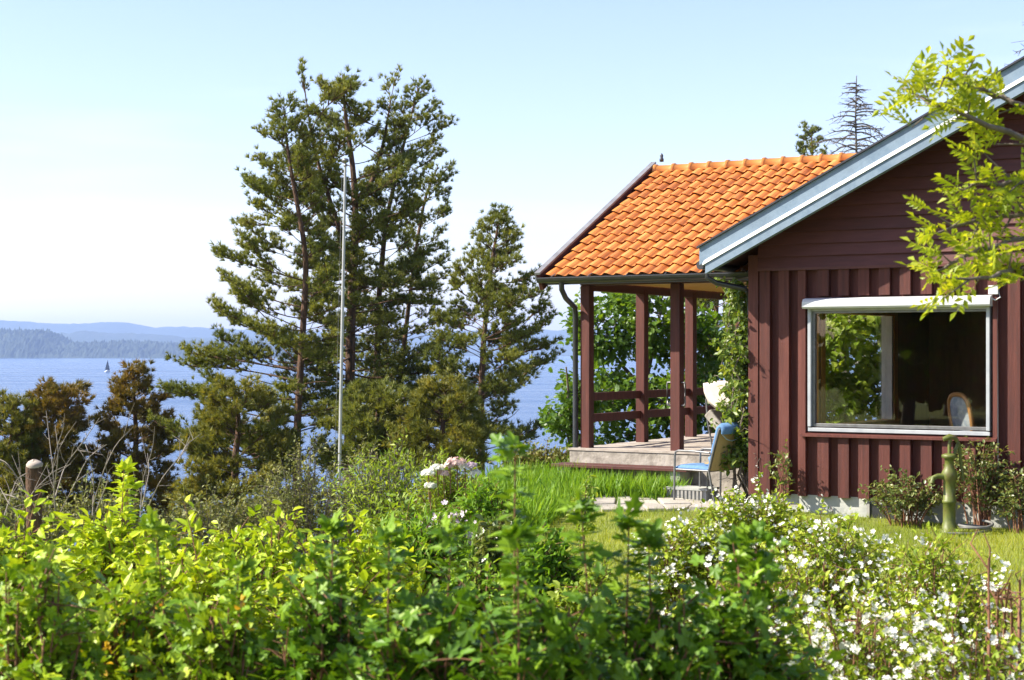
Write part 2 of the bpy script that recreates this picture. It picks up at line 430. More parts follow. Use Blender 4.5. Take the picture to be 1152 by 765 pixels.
def watermat():
    m, n, b, o = new_mat('sea water')
    t = n.nodes.new('ShaderNodeTexCoord')
    hs = []
    for sc_, st, dt in ((.12, (1, 2.2, 1), 8), (.9, (1, 1.6, 1), 5)):
        mpp = n.nodes.new('ShaderNodeMapping'); mpp.inputs['Scale'].default_value = st
        no = n.nodes.new('ShaderNodeTexNoise'); no.inputs['Scale'].default_value = sc_; no.inputs['Detail'].default_value = dt
        n.links.new(t.outputs['Object'], mpp.inputs['Vector']); n.links.new(mpp.outputs['Vector'], no.inputs['Vector'])
        hs.append(no.outputs['Fac'])
    ad = n.nodes.new('ShaderNodeMath'); ad.operation = 'MULTIPLY_ADD'; ad.inputs[1].default_value = .25
    n.links.new(hs[1], ad.inputs[0]); n.links.new(hs[0], ad.inputs[2])
    bp = n.nodes.new('ShaderNodeBump'); bp.inputs['Strength'].default_value = 1; bp.inputs['Distance'].default_value = 1.6
    n.links.new(ad.outputs[0], bp.inputs['Height']); n.links.new(bp.outputs['Normal'], b.inputs['Normal'])
    mpp = n.nodes.new('ShaderNodeMapping'); mpp.inputs['Scale'].default_value = (.004, .02, 1)
    no = n.nodes.new('ShaderNodeTexNoise'); no.inputs['Scale'].default_value = 1; no.inputs['Detail'].default_value = 6
    n.links.new(t.outputs['Object'], mpp.inputs['Vector']); n.links.new(mpp.outputs['Vector'], no.inputs['Vector'])
    mr = n.nodes.new('ShaderNodeMapRange'); mr.inputs['From Min'].default_value = .35; mr.inputs['From Max'].default_value = .65
    mr.inputs['To Min'].default_value = .16; mr.inputs['To Max'].default_value = .3
    n.links.new(no.outputs['Fac'], mr.inputs['Value']); n.links.new(mr.outputs['Result'], b.inputs['Roughness'])
    b.inputs['Base Color'].default_value = (.045, .09, .19, 1)
    b.inputs['IOR'].default_value = 1.33
    return m

# ------------------------------------------------------------------ setting: ground, water, hills, haze
def build_ground():
    xs = np.unique(np.concatenate([np.linspace(-9000, -60, 14), np.linspace(-60, 60, 161), np.linspace(60, 9000, 14)]))
    ys = np.unique(np.concatenate([np.linspace(-400, -20, 6), np.linspace(-20, 130, 161), np.linspace(130, 14000, 14)]))
    X, Y = np.meshgrid(xs, ys)
    g = G(); g.grid(np.stack([X, Y, ground(X, Y)], -1))
    kind(g.build('ground', groundmat()), 'structure')
build_ground()

g = G(); g.add([[-12000, 60, SEA], [12000, 60, SEA], [12000, 14000, SEA], [-12000, 14000, SEA]], [[0, 1, 2, 3]])
kind(g.build('water', watermat()), 'structure')

def noise1(x, seed, octs):
    r = np.random.default_rng(seed); y = np.zeros_like(x)
    for per, amp in octs:
        k = np.arange(x.min() // per - 1, x.max() // per + 3); v = r.normal(size=len(k))
        y += amp * np.interp(x / per, k, v)
    return y

def ridge(name, prof, Y0, Y1, cols, rows, octs, tree, seed):
    px = np.array([p[0] for p in prof], float); py = np.array([p[1] for p in prof], float)
    Ym = Y0 + .45 * (Y1 - Y0)
    xs = np.linspace(xat(px[0], Ym), xat(px[-1], Ym), cols)
    top = np.interp(xs, xat(px, Ym), ZC - (py - HORIZON) / F * Ym)
    top = np.maximum(top + noise1(xs, seed, octs) * np.clip((top - SEA) / 40, .1, 1), SEA - 3)
    u = np.linspace(0, 1, rows)
    sh = np.where(u < .45, np.sin(u / .45 * np.pi / 2) ** .75, np.cos((u - .45) / .55 * np.pi / 2) ** .8)
    r = np.random.default_rng(seed)
    Z = SEA - 4 + (top + 4 - SEA)[None, :] * sh[:, None]
    Z += (r.normal(size=Z.shape) + r.normal(size=(rows, 1)) * .5) * tree * np.clip((Z - SEA) / 10, 0, 1)
    Yv = np.repeat((Y0 + (Y1 - Y0) * u)[:, None], cols, 1)
    g = G(); g.grid(np.stack([np.repeat(xs[None], rows, 0), Yv, Z], -1))
    return kind(g.build(name, M['hillwood']), 'structure')

ridge('wooded_shore_hill', [(-160, 374), (30, 373), (58, 374), (66, 381), (78, 387), (150, 386), (225, 388), (300, 391), (380, 397), (440, 404)], 5250, 5900, 560, 44, [(60, 1.5), (12, 1.2)], 6.0, 3)
ridge('far_low_hill', [(30, 381), (90, 375), (150, 376), (210, 378), (270, 377), (340, 384), (470, 392), (560, 398)], 7600, 8800, 200, 10, [(300, 6), (60, 3)], 2, 4)
ridge('far_hill', [(-200, 362), (0, 361), (50, 363), (90, 364), (115, 362), (145, 363), (175, 367), (210, 366), (240, 368), (330, 372), (420, 379), (520, 372), (580, 371), (640, 370), (720, 372), (860, 368), (1000, 372), (1300, 370)], 10200, 12000, 340, 10, [(500, 8), (120, 4)], 2, 5)
ridge('low_islet', [(560, 402), (615, 399.6), (640, 399), (720, 398.5), (900, 397), (1200, 396)], 7900, 8300, 160, 8, [(90, 2.5), (30, 2)], 1.5, 6)

def haze():
    g = G(); g.box((0, 6300, 107), (26000, 13400, 290))
    o = g.build('haze', None)
    m = bpy.data.materials.new('haze'); m.use_nodes = True
    n = m.node_tree; n.nodes.clear()
    ou = n.nodes.new('ShaderNodeOutputMaterial'); v = n.nodes.new('ShaderNodeVolumePrincipled')
    v.inputs['Color'].default_value = (.42, .6, 1, 1)
    v.inputs['Density'].default_value = 9.5e-5
    v.inputs['Anisotropy'].default_value = 0.0
    n.links.new(v.outputs['Volume'], ou.inputs['Volume'])
    o.data.materials.clear(); o.data.materials.append(m)
    kind(o, 'stuff', 'pale blue haze in the air over the water', 'haze')
haze()

# ------------------------------------------------------------------ leaf templates  (x across, y along, z normal)
def T(v, *fs):
    return (np.array(v, float), [(np.array(f), m) for f, m in fs])

OVATE = T([(0, 0, 0), (0, .35, 0), (0, .72, -.02), (0, 1, -.1), (-.27, .3, .1), (-.22, .68, .07), (.27, .3, .1), (.22, .68, .07)],
          ([[0, 1, 4], [2, 3, 5], [0, 6, 1], [2, 7, 3]], 0), ([[4, 1, 2, 5], [1, 6, 7, 2]], 0))
NARROW = T([(0, 0, 0), (0, .5, .02), (0, 1, -.05), (-.14, .45, .05), (.14, .45, .05)], ([[0, 1, 3], [1, 2, 3], [0, 4, 1], [1, 4, 2]], 0))
def lobed():
    an = [(-150, .42), (-118, .62), (-95, .45), (-62, .85), (-35, .55), (-14, .9), (0, 1.0), (14, .9), (35, .55), (62, .85), (95, .45), (118, .62), (150, .42)]
    v = [(0, .25, 0)] + [(math.sin(R(a)) * r * .62, .25 + math.cos(R(a)) * r * .75, .12 * abs(math.sin(R(a))) * r - .08 * (r > .8)) for a, r in an]
    return T(v, ([[0, i + 1, i] for i in range(1, len(an))], 0))
LOBED = lobed()
def oakleaf():
    v = [(0, 0, 0), (0, .5, .03), (0, 1, -.08)]
    l = [(-.12, .15, .03), (-.3, .3, .08), (-.2, .42, .05), (-.36, .58, .09), (-.22, .7, .04), (-.28, .85, .03)]
    v += l + [(-a, b, c) for a, b, c in l]
    f = [[1, 0, 3], [1, 3, 4], [1, 4, 5], [1, 5, 6], [1, 6, 7], [1, 7, 8], [1, 8, 2]]
    f += [[1, 9, 0], [1, 10, 9], [1, 11, 10], [1, 12, 11], [1, 13, 12], [1, 14, 13], [1, 2, 14]]
    return T(v, (f, 0))
OAK = oakleaf()
def flower(n=5, cup=.25):
    v = [(0, 0, 0)]; f = []
    for i in range(n):
        a = i / n * 2 * math.pi
        for da, r, z in ((-.5, .6, cup * .6), (-.3, 1, cup), (.3, 1, cup), (.5, .6, cup * .6)):
            v.append((math.cos(a + da * 1.1) * r * .5, math.sin(a + da * 1.1) * r * .5, z * .5))
        k = 1 + i * 4
        f += [[0, k, k + 1], [0, k + 1, k + 2], [0, k + 2, k + 3]]
    return T(v, (f, 0))
FLOWER = flower()
def tuft(n=14, L=1.0, wd=.09, spread=.9, seed=1):
    r = np.random.default_rng(seed); v = []; f = []
    for i in range(n):
        a = i * 2.4; s = spread * (.35 + .65 * r.random())
        base = np.array([0, .35 * r.random(), 0])
        d = np.array([math.cos(a) * math.sin(s), math.cos(s), math.sin(a) * math.sin(s)]) * L * (.7 + .3 * r.random())
        p = np.cross(d, r.normal(size=3)); p = p / np.linalg.norm(p) * wd / 2
        k = len(v)
        v += [base - p, base + p, base + d]
        f.append([k, k + 1, k + 2])
    return T(v, (f, 0))
TUFT = tuft(18, 1.0, .15, 1.0)
SPRAY = tuft(11, 1, .14, .7, 5)
def compound(n=5):
    v = []; f = []
    def leaflet(b, d, s):
        k = len(v); d = np.array(d) / np.linalg.norm(d); p = np.array([-d[1], d[0], 0])
        v.extend([b, b + d * s * .5 + p * s * .23 + np.array([0, 0, .03]), b + d * s + np.array([0, 0, -.04]), b + d * s * .5 - p * s * .23 + np.array([0, 0, .03])])
        f.extend([[k, k + 2, k + 1], [k, k + 3, k + 2]])
    for i in range(n):
        y = .18 + .72 * i / n
        for sgn in (-1, 1):
            leaflet(np.array([0, y, -.12 * y * y]), (sgn * 1, .6, 0), .36 * (1 - .25 * abs(i / n - .4)))
    leaflet(np.array([0, .9, -.1]), (0, 1, 0), .34)
    k = len(v); v.extend([(-.008, 0, 0), (.008, 0, 0), (.006, .92, -.1), (-.006, .92, -.1)])
    f.extend([[k, k + 1, k + 2], [k, k + 2, k + 3]])
    return T(v, (f, 0))
COMP = compound(4)
BLADE = T([(-.03, 0, 0), (.03, 0, 0), (-.024, .5, .04), (.024, .5, .04), (0, 1, .22)], ([[0, 1, 3, 2]], 0), ([[2, 3, 4]], 0))

def rdir(n, r):
    d = r.normal(size=(n, 3)); return d / np.linalg.norm(d, axis=1)[:, None]

# ------------------------------------------------------------------ trees
def pine(name, label, cat, Y, trunk, env, r0, mat, n_limb=55, seed=1, dens=1.0, ts=.155, up=.5, group=None, bare=0, forks=(), tpl=None, barkmat=None, limb_lo=None, flat=.16, gapr=.25):
    """trunk: pixel polyline base->top at depth Y; env: (py, leftpx, rightpx) outline of the crown."""
    r = np.random.default_rng(seed)
    tpl = tpl or TUFT
    pts = np.array([P(px, py, Y) for px, py in trunk])
    pts[0, 2] = gz(pts[0, 0], pts[0, 1]) - .1
    # smooth the trunk
    s = np.linspace(0, 1, len(pts)); ss = np.linspace(0, 1, 26)
    tr = np.stack([np.interp(ss, s, pts[:, i]) for i in range(3)], 1)
    for _ in range(2): tr[1:-1] = (tr[:-2] + 2 * tr[1:-1] + tr[2:]) / 4
    tr[:, 1] += np.interp(ss, [0, .3, .6, 1], [0, *(r.normal(size=3) * .25)])
    root = thing(name, label, cat, tuple(tr[0]), group)
    gt = G(); gc = G()
    gt.tube(tr, r0 * (1 - ss) ** .8 + .018, 9)
    ev = sorted(env)
    epy = np.array([e[0] for e in ev]); el = np.array([xat(e[1], Y) for e in ev]); er = np.array([xat(e[2], Y) for e in ev])
    ez = ZC - (epy - HORIZON) / F * Y
    lz = ez.min(); hz = ez.max()
    axes = [tr]
    for fk in forks:
        fp = np.array([P(px, py, Y + dy) for px, py, dy in fk])
        fs = np.linspace(0, 1, len(fp)); f2 = np.linspace(0, 1, 14)
        fp = np.stack([np.interp(f2, fs, fp[:, i]) for i in range(3)], 1)
        for _ in range(2): fp[1:-1] = (fp[:-2] + 2 * fp[1:-1] + fp[2:]) / 4
        gt.tube(fp, r0 * .5 * (1 - f2) ** .8 + .015, 7); axes.append(fp)
    # axis positions on height for limbs
    pp = []; pd = []
    for i in range(n_limb):
        u = (i + r.random()) / n_limb
        z = lz + (hz - lz) * u
        ax = axes[r.integers(len(axes))] if len(axes) > 1 else tr
        az = i * 2.4 + r.normal() * .5
        L0 = np.interp(z, ez[::-1], el[::-1]); R0 = np.interp(z, ez[::-1], er[::-1])
        zc_ = min(max(z, ax[0, 2]), ax[-1, 2])
        axx = np.interp(zc_, ax[:, 2], ax[:, 0]); axy = np.interp(zc_, ax[:, 2], ax[:, 1])
        ca, sa = math.cos(az), math.sin(az)
        ext = (R0 - axx) if ca > 0 else (axx - L0)
        ext = max(ext, .15)
        dep = max(.5 * (R0 - L0), .2)
        L = math.hypot(ext * ca, dep * sa) * (.68 + .42 * r.random())
        rise = L * (up * (u ** 1.2) + .12 + .12 * r.normal())
        tip = np.array([axx + ca * L, axy + sa * L, z])
        zo = np.clip(z - rise, tr[0, 2] + .4, ax[-1, 2] - .05)
        org = np.array([np.interp(zo, ax[:, 2], ax[:, 0]), np.interp(zo, ax[:, 2], ax[:, 1]), zo])
        mid = (org + tip) / 2 + np.array([0, 0, -.05 * L + .12 * L * r.normal()]) + r.normal(size=3) * .08 * L
        cv = bez(org, mid, tip, 8)
        rad = max(.012, r0 * .33 * (1 - .6 * u) * min(1, L / 2.5))
        gt.tube(cv, np.linspace(rad, .008, 8), 5, cap=False)
        if r.random() < bare * (1 - u): continue
        nsb = max(4, int(8.5 * dens * L + 4))
        tg = np.gradient(cv, axis=0); tg /= np.linalg.norm(tg, axis=1)[:, None]
        for k in range(nsb):
            q = .25 + .75 * r.random() ** .6
            j = min(7, int(q * 7)); b = cv[j] + (cv[min(7, j + 1)] - cv[j]) * (q * 7 - j)
            sg = 1 if k % 2 else -1
            d = tg[j] + sg * np.array([-tg[j][1], tg[j][0], 0]) * (.4 + .9 * r.random()) + np.array([0, 0, .1 + flat * r.random()])
            d /= np.linalg.norm(d)
            l = (.28 + .30 * L * r.random()) * (1.25 - .55 * q)
            e = b + d * l + np.array([0, 0, .12 * l])
            if l > .25: gt.tube(np.array([b, b + d * l * .5, e]), [.012, .009, .005], 4, cap=False)
            nt_ = max(2, int(l / (.40 * ts) * (1 - gapr * r.random())))
            v = np.sort(.2 + .85 * r.random(nt_))[:, None]
            pp.append(b + (e - b) * v + r.normal(size=(nt_, 3)) * .45 * ts)
            pd.append(np.repeat(d[None], nt_, 0) * .8 + np.array([0, 0, .55]) + r.normal(size=(nt_, 3)) * .35)
        pp.append(cv[-1:] ); pd.append(tg[-1:] + np.array([[0, 0, .6]]))
    # leaders
    for ax in axes:
        n_ = 10
        pp.append(ax[-1] - np.array([0, 0, 1]) * (r.random((n_, 1)) * .7) + r.normal(size=(n_, 3)) * .05); pd.append(np.array([[0, 0, 1.0]]) + r.normal(size=(n_, 3)) * .35)
    pp = np.concatenate(pp); pd = np.concatenate(pd)
    gc.scatter(tpl, pp, pd, rdir(len(pp), r), ts * (.75 + .5 * r.random(len(pp))))
    gt.build('trunk', barkmat or M['bark'], root); gc.build('crown', mat, root)
    return root

def broadleaf(name, label, cat, base, h, clumps, mat, leaf=OAK, ls=.11, n_leaf=30, seed=1, r0=.12, group=None, twig=7, bark=None):
    """clumps: list of (centre xyz, radius) of the crown's boughs."""
    r = np.random.default_rng(seed)
    base = np.array([base[0], base[1], gz(base[0], base[1]) - .1])
    root = thing(name, label, cat, tuple(base), group)
    gt = G(); gc = G()
    fork = base + np.array([.15 * r.normal(), .15 * r.normal(), h * .35])
    top = base + np.array([.2 * r.normal(), .2 * r.normal(), h * .8])
    gt.tube(bez(base, fork, top, 10), np.linspace(r0, r0 * .25, 10), 9)
    pp = []; pd = []; pn = []
    for c, rad in clumps:
        c = np.array(c); rad = np.array([rad] * 3) if np.isscalar(rad) else np.array(rad)
        zo = np.clip(c[2] - rad[2] * 1.2, base[2] + .2 * h, top[2])
        o = base + (top - base) * np.clip((zo - base[2]) / (top[2] - base[2]), .2, .95)
        gt.tube(bez(o, (o + c) / 2 + np.array([0, 0, -.1 * h * .3]), c, 7), np.linspace(r0 * .4, .015, 7), 6, cap=False)
        vol = float(np.prod(rad)) ** (1 / 3)
        nt_ = int(twig * 6 * max(.4, vol) ** 1.6)
        for _ in range(nt_):
            d = rdir(1, r)[0]; d[2] = d[2] * .8 + .15
            e = c + d * rad * (.55 + .5 * r.random())
            s = c + (e - c) * .3 + r.normal(size=3) * .1
            gt.tube(np.array([s, (s + e) / 2 + r.normal(size=3) * .05, e]), [.013, .009, .004], 4, cap=False)
            n_ = int(n_leaf * (.5 + r.random()))
            v = (.35 + .7 * r.random(n_))[:, None]
            pp.append(s + (e - s) * v + r.normal(size=(n_, 3)) * .09)
            dd = (e - s) / np.linalg.norm(e - s) * .7 + r.normal(size=(n_, 3)) * .7; dd[:, 2] -= .25
            pd.append(dd); q = r.normal(size=(n_, 3)) * .55; q[:, 2] += 1; pn.append(q)
    pp = np.concatenate(pp); pd = np.concatenate(pd); pn = np.concatenate(pn)
    gc.scatter(leaf, pp, pd, pn, ls * (.65 + .6 * r.random(len(pp))))
    gt.build('trunk', bark or M['barkgrey'], root); gc.build('crown', mat, root)
    return root

# ------------------------------------------------------------------ shrubs
def shrub(name, label, cat, x, y, rx, ry, h, mat, leaf=OVATE, ls=.05, stems=45, twigs=7, leaves=9, seed=1, stem_mat=None, flower=None, group=None, shoots=(), tw=.22, core=.3, sr=.007, tassel=None, droop=.2, flat=.75, rot_=0.0, parts=('stems', 'foliage')):
    r = np.random.default_rng(seed)
    z0 = gz(x, y)
    root = thing(name, label, cat, (x, y, z0), group)
    gs = G(); gl = G(); gf = G(); gtas = G()
    pp = []; pd = []; pn = []; fp = []; fd = []; tp = []
    for i in range(stems):
        a = i * 2.399 + r.normal() * .3; q = math.sqrt((i + .5) / stems)
        u, v = math.cos(a) * q, math.sin(a) * q
        top = h * math.sqrt(max(.05, 1 - flat * q * q)) * (.78 + .26 * r.random())
        e = np.array([x + rx * u, y + ry * v, z0 + top])
        b = np.array([x + rx * u * core + r.normal() * .04, y + ry * v * core + r.normal() * .04, z0 - .03])
        fprob = (r.random() ** 3) * 4 if flower else 0
        cv = bez(b, (b * .6 + e * .4) + np.array([0, 0, .32 * top]), e, 8)
        gs.tube(cv, np.linspace(sr * 1.3, sr * .4, 8), 5, cap=False)
        tg = np.gradient(cv, axis=0); tg /= np.linalg.norm(tg, axis=1)[:, None]
        for k in range(twigs):
            s = .3 + .7 * (k + r.random()) / twigs
            j = min(6, int(s * 7)); p = cv[j] + (cv[j + 1] - cv[j]) * (s * 7 - j)
            d = tg[j] * .7 + rdir(1, r)[0] * .9 + np.array([u, v, .25]) * .5; d /= np.linalg.norm(d)
            l = tw * (.5 + .8 * r.random()); t2 = p + d * l - np.array([0, 0, droop * l * .5])
            gs.tube(np.array([p, p + d * l * .5, t2]), [sr * .45, sr * .35, sr * .2], 3, cap=False)
            n_ = leaves
            w_ = (np.arange(n_) + r.random(n_))[:, None] / n_
            pp.append(p + (t2 - p) * (.1 + .95 * w_) + r.normal(size=(n_, 3)) * ls * .25)
            dd = d * .6 + r.normal(size=(n_, 3)) * .75; dd[:, 2] -= droop
            pd.append(dd); nn = r.normal(size=(n_, 3)) * .5; nn[:, 2] += 1; pn.append(nn)
            if flower and r.random() < flower['p'] * fprob:
                m_ = r.integers(1, 2 * flower.get('n', 3))
                fp.append(t2 + r.normal(size=(m_, 3)) * flower['size'] * .9 + np.array([0, 0, .015])); f_ = r.normal(size=(m_, 3)) * .5; f_[:, 2] += .7; f_[:, 1] -= .45; fd.append(f_)
            if tassel and r.random() < tassel: tp.append(t2)
    for sx, sy, sh in shoots:      # tall leading shoots
        b = np.array([sx, sy, z0]); e = np.array([sx + r.normal() * .03, sy + r.normal() * .03, z0 + sh])
        cv = bez(b, (b + e) / 2 + r.normal(size=3) * .04, e, 12)
        gs.tube(cv, np.linspace(sr * 1.2, sr * .3, 12), 6, cap=False)
        m_ = int(sh / .009)
        s = np.sort(.25 + .77 * r.random(m_) ** .8)
        p = np.stack([np.interp(s, np.linspace(0, 1, 12), cv[:, i]) for i in range(3)], 1)
        a = np.arange(m_) * 2.4 + r.normal(size=m_) * .3
        rad = (1.5 - s)[:, None] * 1.2
        d = np.stack([np.cos(a), np.sin(a), .15 + .5 * (s - .5) + r.normal(size=m_) * .2], 1)
        pp.append(p + d * rad * ls * .35); pd.append(d + np.array([0, 0, -.15])); nn = r.normal(size=(m_, 3)) * .3; nn[:, 2] += 1; pn.append(nn)
        pp.append(e + r.normal(size=(8, 3)) * .012); q = r.normal(size=(8, 3)) * .5; q[:, 2] += 1; pd.append(q); pn.append(r.normal(size=(8, 3)))
    pp = np.concatenate(pp); pd = np.concatenate(pd); pn = np.concatenate(pn)
    gl.scatter(leaf, pp, pd, pn, ls * (.6 + .7 * r.random(len(pp))))
    gs.build(parts[0], stem_mat or M['brownstem'], root); gl.build(parts[1], mat, root)
    if fp:
        fp = np.concatenate(fp); fd = np.concatenate(fd)
        dirs = np.cross(fd, r.normal(size=fd.shape))
        gf.scatter(flower.get('tpl', FLOWER), fp, dirs, fd, flower['size'] * (.45 + .75 * r.random(len(fp))))
        o = gf.build('blossom', flower['mat'], root); o['kind'] = 'stuff'
    if tp:
        tp = np.array(tp); n_ = 9
        q = np.repeat(tp, n_, 0); k = np.tile(np.arange(n_), len(tp))[:, None]
        q = q + np.array([0, 0, -.011]) * k + r.normal(size=q.shape) * .006
        dd = rdir(len(q), r); gtas.scatter(OVATE, q, dd, rdir(len(q), r), .018 + .01 * r.random(len(q)))
        o = gtas.build('flower_tassel', M['tassel'], root); o['kind'] = 'stuff'
    return root

# ------------------------------------------------------------------ the house
def roofz(t): return 3.42 + .5 * (t - .1)
RT, RZ = 3.6, roofz(3.6)     # ridge of the main roof
house = thing('cottage', 'red brown wooden cottage with white framed picture window and pale blue bargeboards', 'house', H(3, 4, .3))

g = G(); g.hb(0.02, 7.2, .03, 9, -.2, .52); g.build('foundation', M['concrete'], house)
g = G(); g.hb(1.30, 1.62, .018, .06, .27, .46); g.hb(1.27, 1.30, .0, .06, .25, .51, 1)
g.build('foundation_vent', [M['metalblack'], M['whitewood']], house)

WT0, WT1, WZ0, WZ1 = .652, 2.55, 1.205, 2.615
g = G()       # backing boards round the opening
g.hb(0, WT0, 0.04, .14, .52, 2.93); g.hb(WT1, 7.2, 0.04, .14, .52, 2.93)
g.hb(WT0, WT1, 0.04, .14, .52, WZ0); g.hb(WT0, WT1, 0.04, .14, WZ1, 2.93)
rr = np.random.default_rng(11)
k = 0
tcx = .14
while tcx < 7.1:        # vertical outer boards
    wd = .059 + rr.normal() * .003; j = rr.normal() * .003
    if WT0 - .08 < tcx + wd and tcx - wd < WT1 + .08:
        if tcx - wd < WT0 - .06: g.hb(tcx - wd, WT0 - .045, -.040 + j, .04, .51, 2.93)
        elif tcx + wd > WT1 + .06: g.hb(WT1 + .045, tcx + wd, -.040 + j, .04, .51, 2.93)
        else:
            g.hb(tcx - wd, tcx + wd, -.040 + j, .04, .51 + rr.normal() * .002, WZ0 - .05); g.hb(tcx - wd, tcx + wd, -.040 + j, .04, WZ1 + .03, 2.93)
    else:
        g.hb(tcx - wd, tcx + wd, -.040 + j, .04, .51 + rr.normal() * .002, 2.93)
    tcx += .222
g.build('wall', M['paint'], house)
g = G(); g.hb(-.045, .068, -.046, .15, .505, 3.10); g.build('corner_board', M['paint'], house)
g = G()       # horizontal cladding of the gable, each board lapped over the one below
z = 2.945
def tl(zz): return max(.0, (zz - 3.30) / .5 + .1)
g.hb(0.07, 7.2, -.07, .10, 2.925, 2.955)
while z < 5.1:
    z1 = z + .128
    a0, a1 = tl(z1), 7.2 - max(0, (z1 - 3.3) / .5)
    if a1 > a0: g.hexa([H(max(.07, tl(z)), -.065, z), H(a1, -.065, z), H(a1, .1, z), H(max(.07, tl(z)), .1, z), H(max(.07, a0), -.034, z1 + .004), H(a1, -.034, z1 + .004), H(a1, .1, z1 + .004), H(max(.07, a0), .1, z1 + .004)])
    z = z1 + .002
g.build('gable_cladding', M['painth'], house)
g = G()       # side wall with its window opening
SA0, SA1, SZ0, SZ1 = 1.75, 4.55, 1.12, 2.6
g.hb(-.0, .1, .15, SA0, .52, 3.1); g.hb(0, .1, SA1, 9, .52, 3.1); g.hb(0, .1, SA0, SA1, .52, SZ0); g.hb(0, .1, SA0, SA1, SZ1, 3.1)
g.build('side_wall', M['paint'], house)
g = G(); g.hb(7.1, 7.2, .15, 9, .52, 3.1); g.hb(0.1, 7.1, 8.9, 9, .52, 3.1); g.build('back_wall', M['paint'], house)
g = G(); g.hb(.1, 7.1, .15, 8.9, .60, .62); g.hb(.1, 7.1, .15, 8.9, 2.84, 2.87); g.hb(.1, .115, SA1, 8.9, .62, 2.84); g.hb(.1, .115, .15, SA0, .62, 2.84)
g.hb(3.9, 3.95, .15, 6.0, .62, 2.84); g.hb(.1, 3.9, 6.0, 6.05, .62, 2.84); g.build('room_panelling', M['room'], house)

def roofslab(t0, t1, a0, a1, dz0, dz1, m=0, gg=None):
    gg = gg or G()
    return gg.hexa([H(t0, a0, roofz(t0) + dz0), H(t1, a0, roofz(t1) + dz0), H(t1, a1, roofz(t1) + dz0), H(t0, a1, roofz(t0) + dz0),
                    H(t0, a0, roofz(t0) + dz1), H(t1, a0, roofz(t1) + dz1), H(t1, a1, roofz(t1) + dz1), H(t0, a1, roofz(t0) + dz1)], m)
g = G()
roofslab(-.40, RT, -.46, 9.2, -.12, -.02, 0, g)
g.hexa([H(RT, -.46, RZ - .12), H(7.6, -.46, RZ - 2.12), H(7.6, 9.2, RZ - 2.12), H(RT, 9.2, RZ - .12), H(RT, -.46, RZ - .02), H(7.6, -.46, RZ - 2.02), H(7.6, 9.2, RZ - 2.02), H(RT, 9.2, RZ - .02)])
rf = g.build('roof', M['tile'], house)
g = G(); roofslab(-.41, RT, -.46, 9.2, -.15, -.123, 0, g); g.build('soffit', M['paintdark'], rf)
bb = G(); roofslab(-.42, RT, -.50, -.463, -.175, .012, 0, bb); bb.build('upper_bargeboard', M['barge'], rf)
bb = G()      # sloped ledge on the lower board
bb.hexa([H(-.36, -.56, roofz(-.36) - .21), H(RT, -.56, RZ - .21), H(RT, -.463, RZ - .21), H(-.36, -.463, roofz(-.36) - .21),
         H(-.36, -.555, roofz(-.36) - .195), H(RT, -.555, RZ - .195), H(RT, -.503, RZ - .155), H(-.36, -.503, roofz(-.36) - .155)])
bb.build('ledge_strip', M['bargesunlit'], rf)
bb = G(); roofslab(-.33, RT, -.545, -.463, -.315, -.212, 0, bb); bb.build('lower_bargeboard', M['barge'], rf)
bb = G(); roofslab(-.44, RT, -.53, -.44, .014, .034, 0, bb); bb.build('verge_flashing', M['metalblack'], rf)
g = G()
g.tube([H(-.43, -.45, 2.99), H(-.43, 4, 2.99), H(-.43, 9, 2.98)], .05, 10)
gu = g.build('gutter', M['metalblack'], house)
g = G(); g.tube([H(-.42, -.30, 2.97), H(-.42, -.3, 2.86), H(-.34, -.22, 2.80), H(-.1, -.0, 2.74), H(-.07, .06, 2.66), H(-.07, .08, 1.6), H(-.07, .08, .6)], .03, 8)
g.build('downpipe', M['metalblack'], house)

# picture window
win = thing('window', 'wide picture window', 'w', H(1.6, 0, 1.2)); del win['category']; del win['label']
win.parent = house; win.location = Vector(H(1.6, 0, 1.2)) - house.location
g = G()
fw = .02
g.hb(WT0 - .016, WT0 + fw, -.052, .07, WZ0 + .05, WZ1 - .10); g.hb(WT1 - fw, WT1 + .016, -.052, .07, WZ0 + .05, WZ1 - .10)
g.hb(WT0 - .016, WT1 + .016, -.042, .07, WZ0 + .0, WZ0 + .04); g.hb(WT0 - .016, WT1 + .016, -.042, .07, WZ1 - .13, WZ1 - .10)
g.build('frame', M['framegrey'], win, .004)
g = G(); g.hb(WT0 + fw, WT1 - fw, -.012, .05, WZ0 + .05, WZ0 + .085); g.hb(WT0 + fw + .0, WT0 + fw + .03, -.012, .05, WZ0 + .085, WZ1 - .13); g.hb(WT0 + fw, WT1 - fw, -.01, .05, WZ1 - .155, WZ1 - .13)
g.build('sash', M['metalgrey'], win, .003)
g = G(); g.hb(WT0 + fw, WT1 - fw, .025, .035, WZ0 + .06, WZ1 - .12); g.build('pane', M['glass'], win)
g = G()
ar = [(-.03, 0), (-.13, 0), (-.145, .02), (-.14, .07), (-.115, .10), (-.03, .115)]
q = []
for tt in (WT0 - .045, WT1 + .04):
    q += [H(tt, a, WZ1 - .105 + zz) for a, zz in ar]
n_ = len(ar)
g.add(q, [[i, (i + 1) % n_, n_ + (i + 1) % n_, n_ + i] for i in range(n_)]); g.add(q[:n_], [list(range(n_))]); g.add(q[n_:], [list(range(n_))[::-1]])
g.build('roller_blind_box', M['white'], win, .003)
g = G(); g.hexa([H(WT0 - .09, -.09, WZ0 - .055), H(WT1 + .09, -.09, WZ0 - .055), H(WT1 + .09, .05, WZ0 - .045), H(WT0 - .09, .05, WZ0 - .045), H(WT0 - .09, -.09, WZ0 - .03), H(WT1 + .09, -.09, WZ0 - .03), H(WT1 + .09, .05, WZ0 - .003), H(WT0 - .09, .05, WZ0 - .003)])
g.build('sill', M['paint'], win)
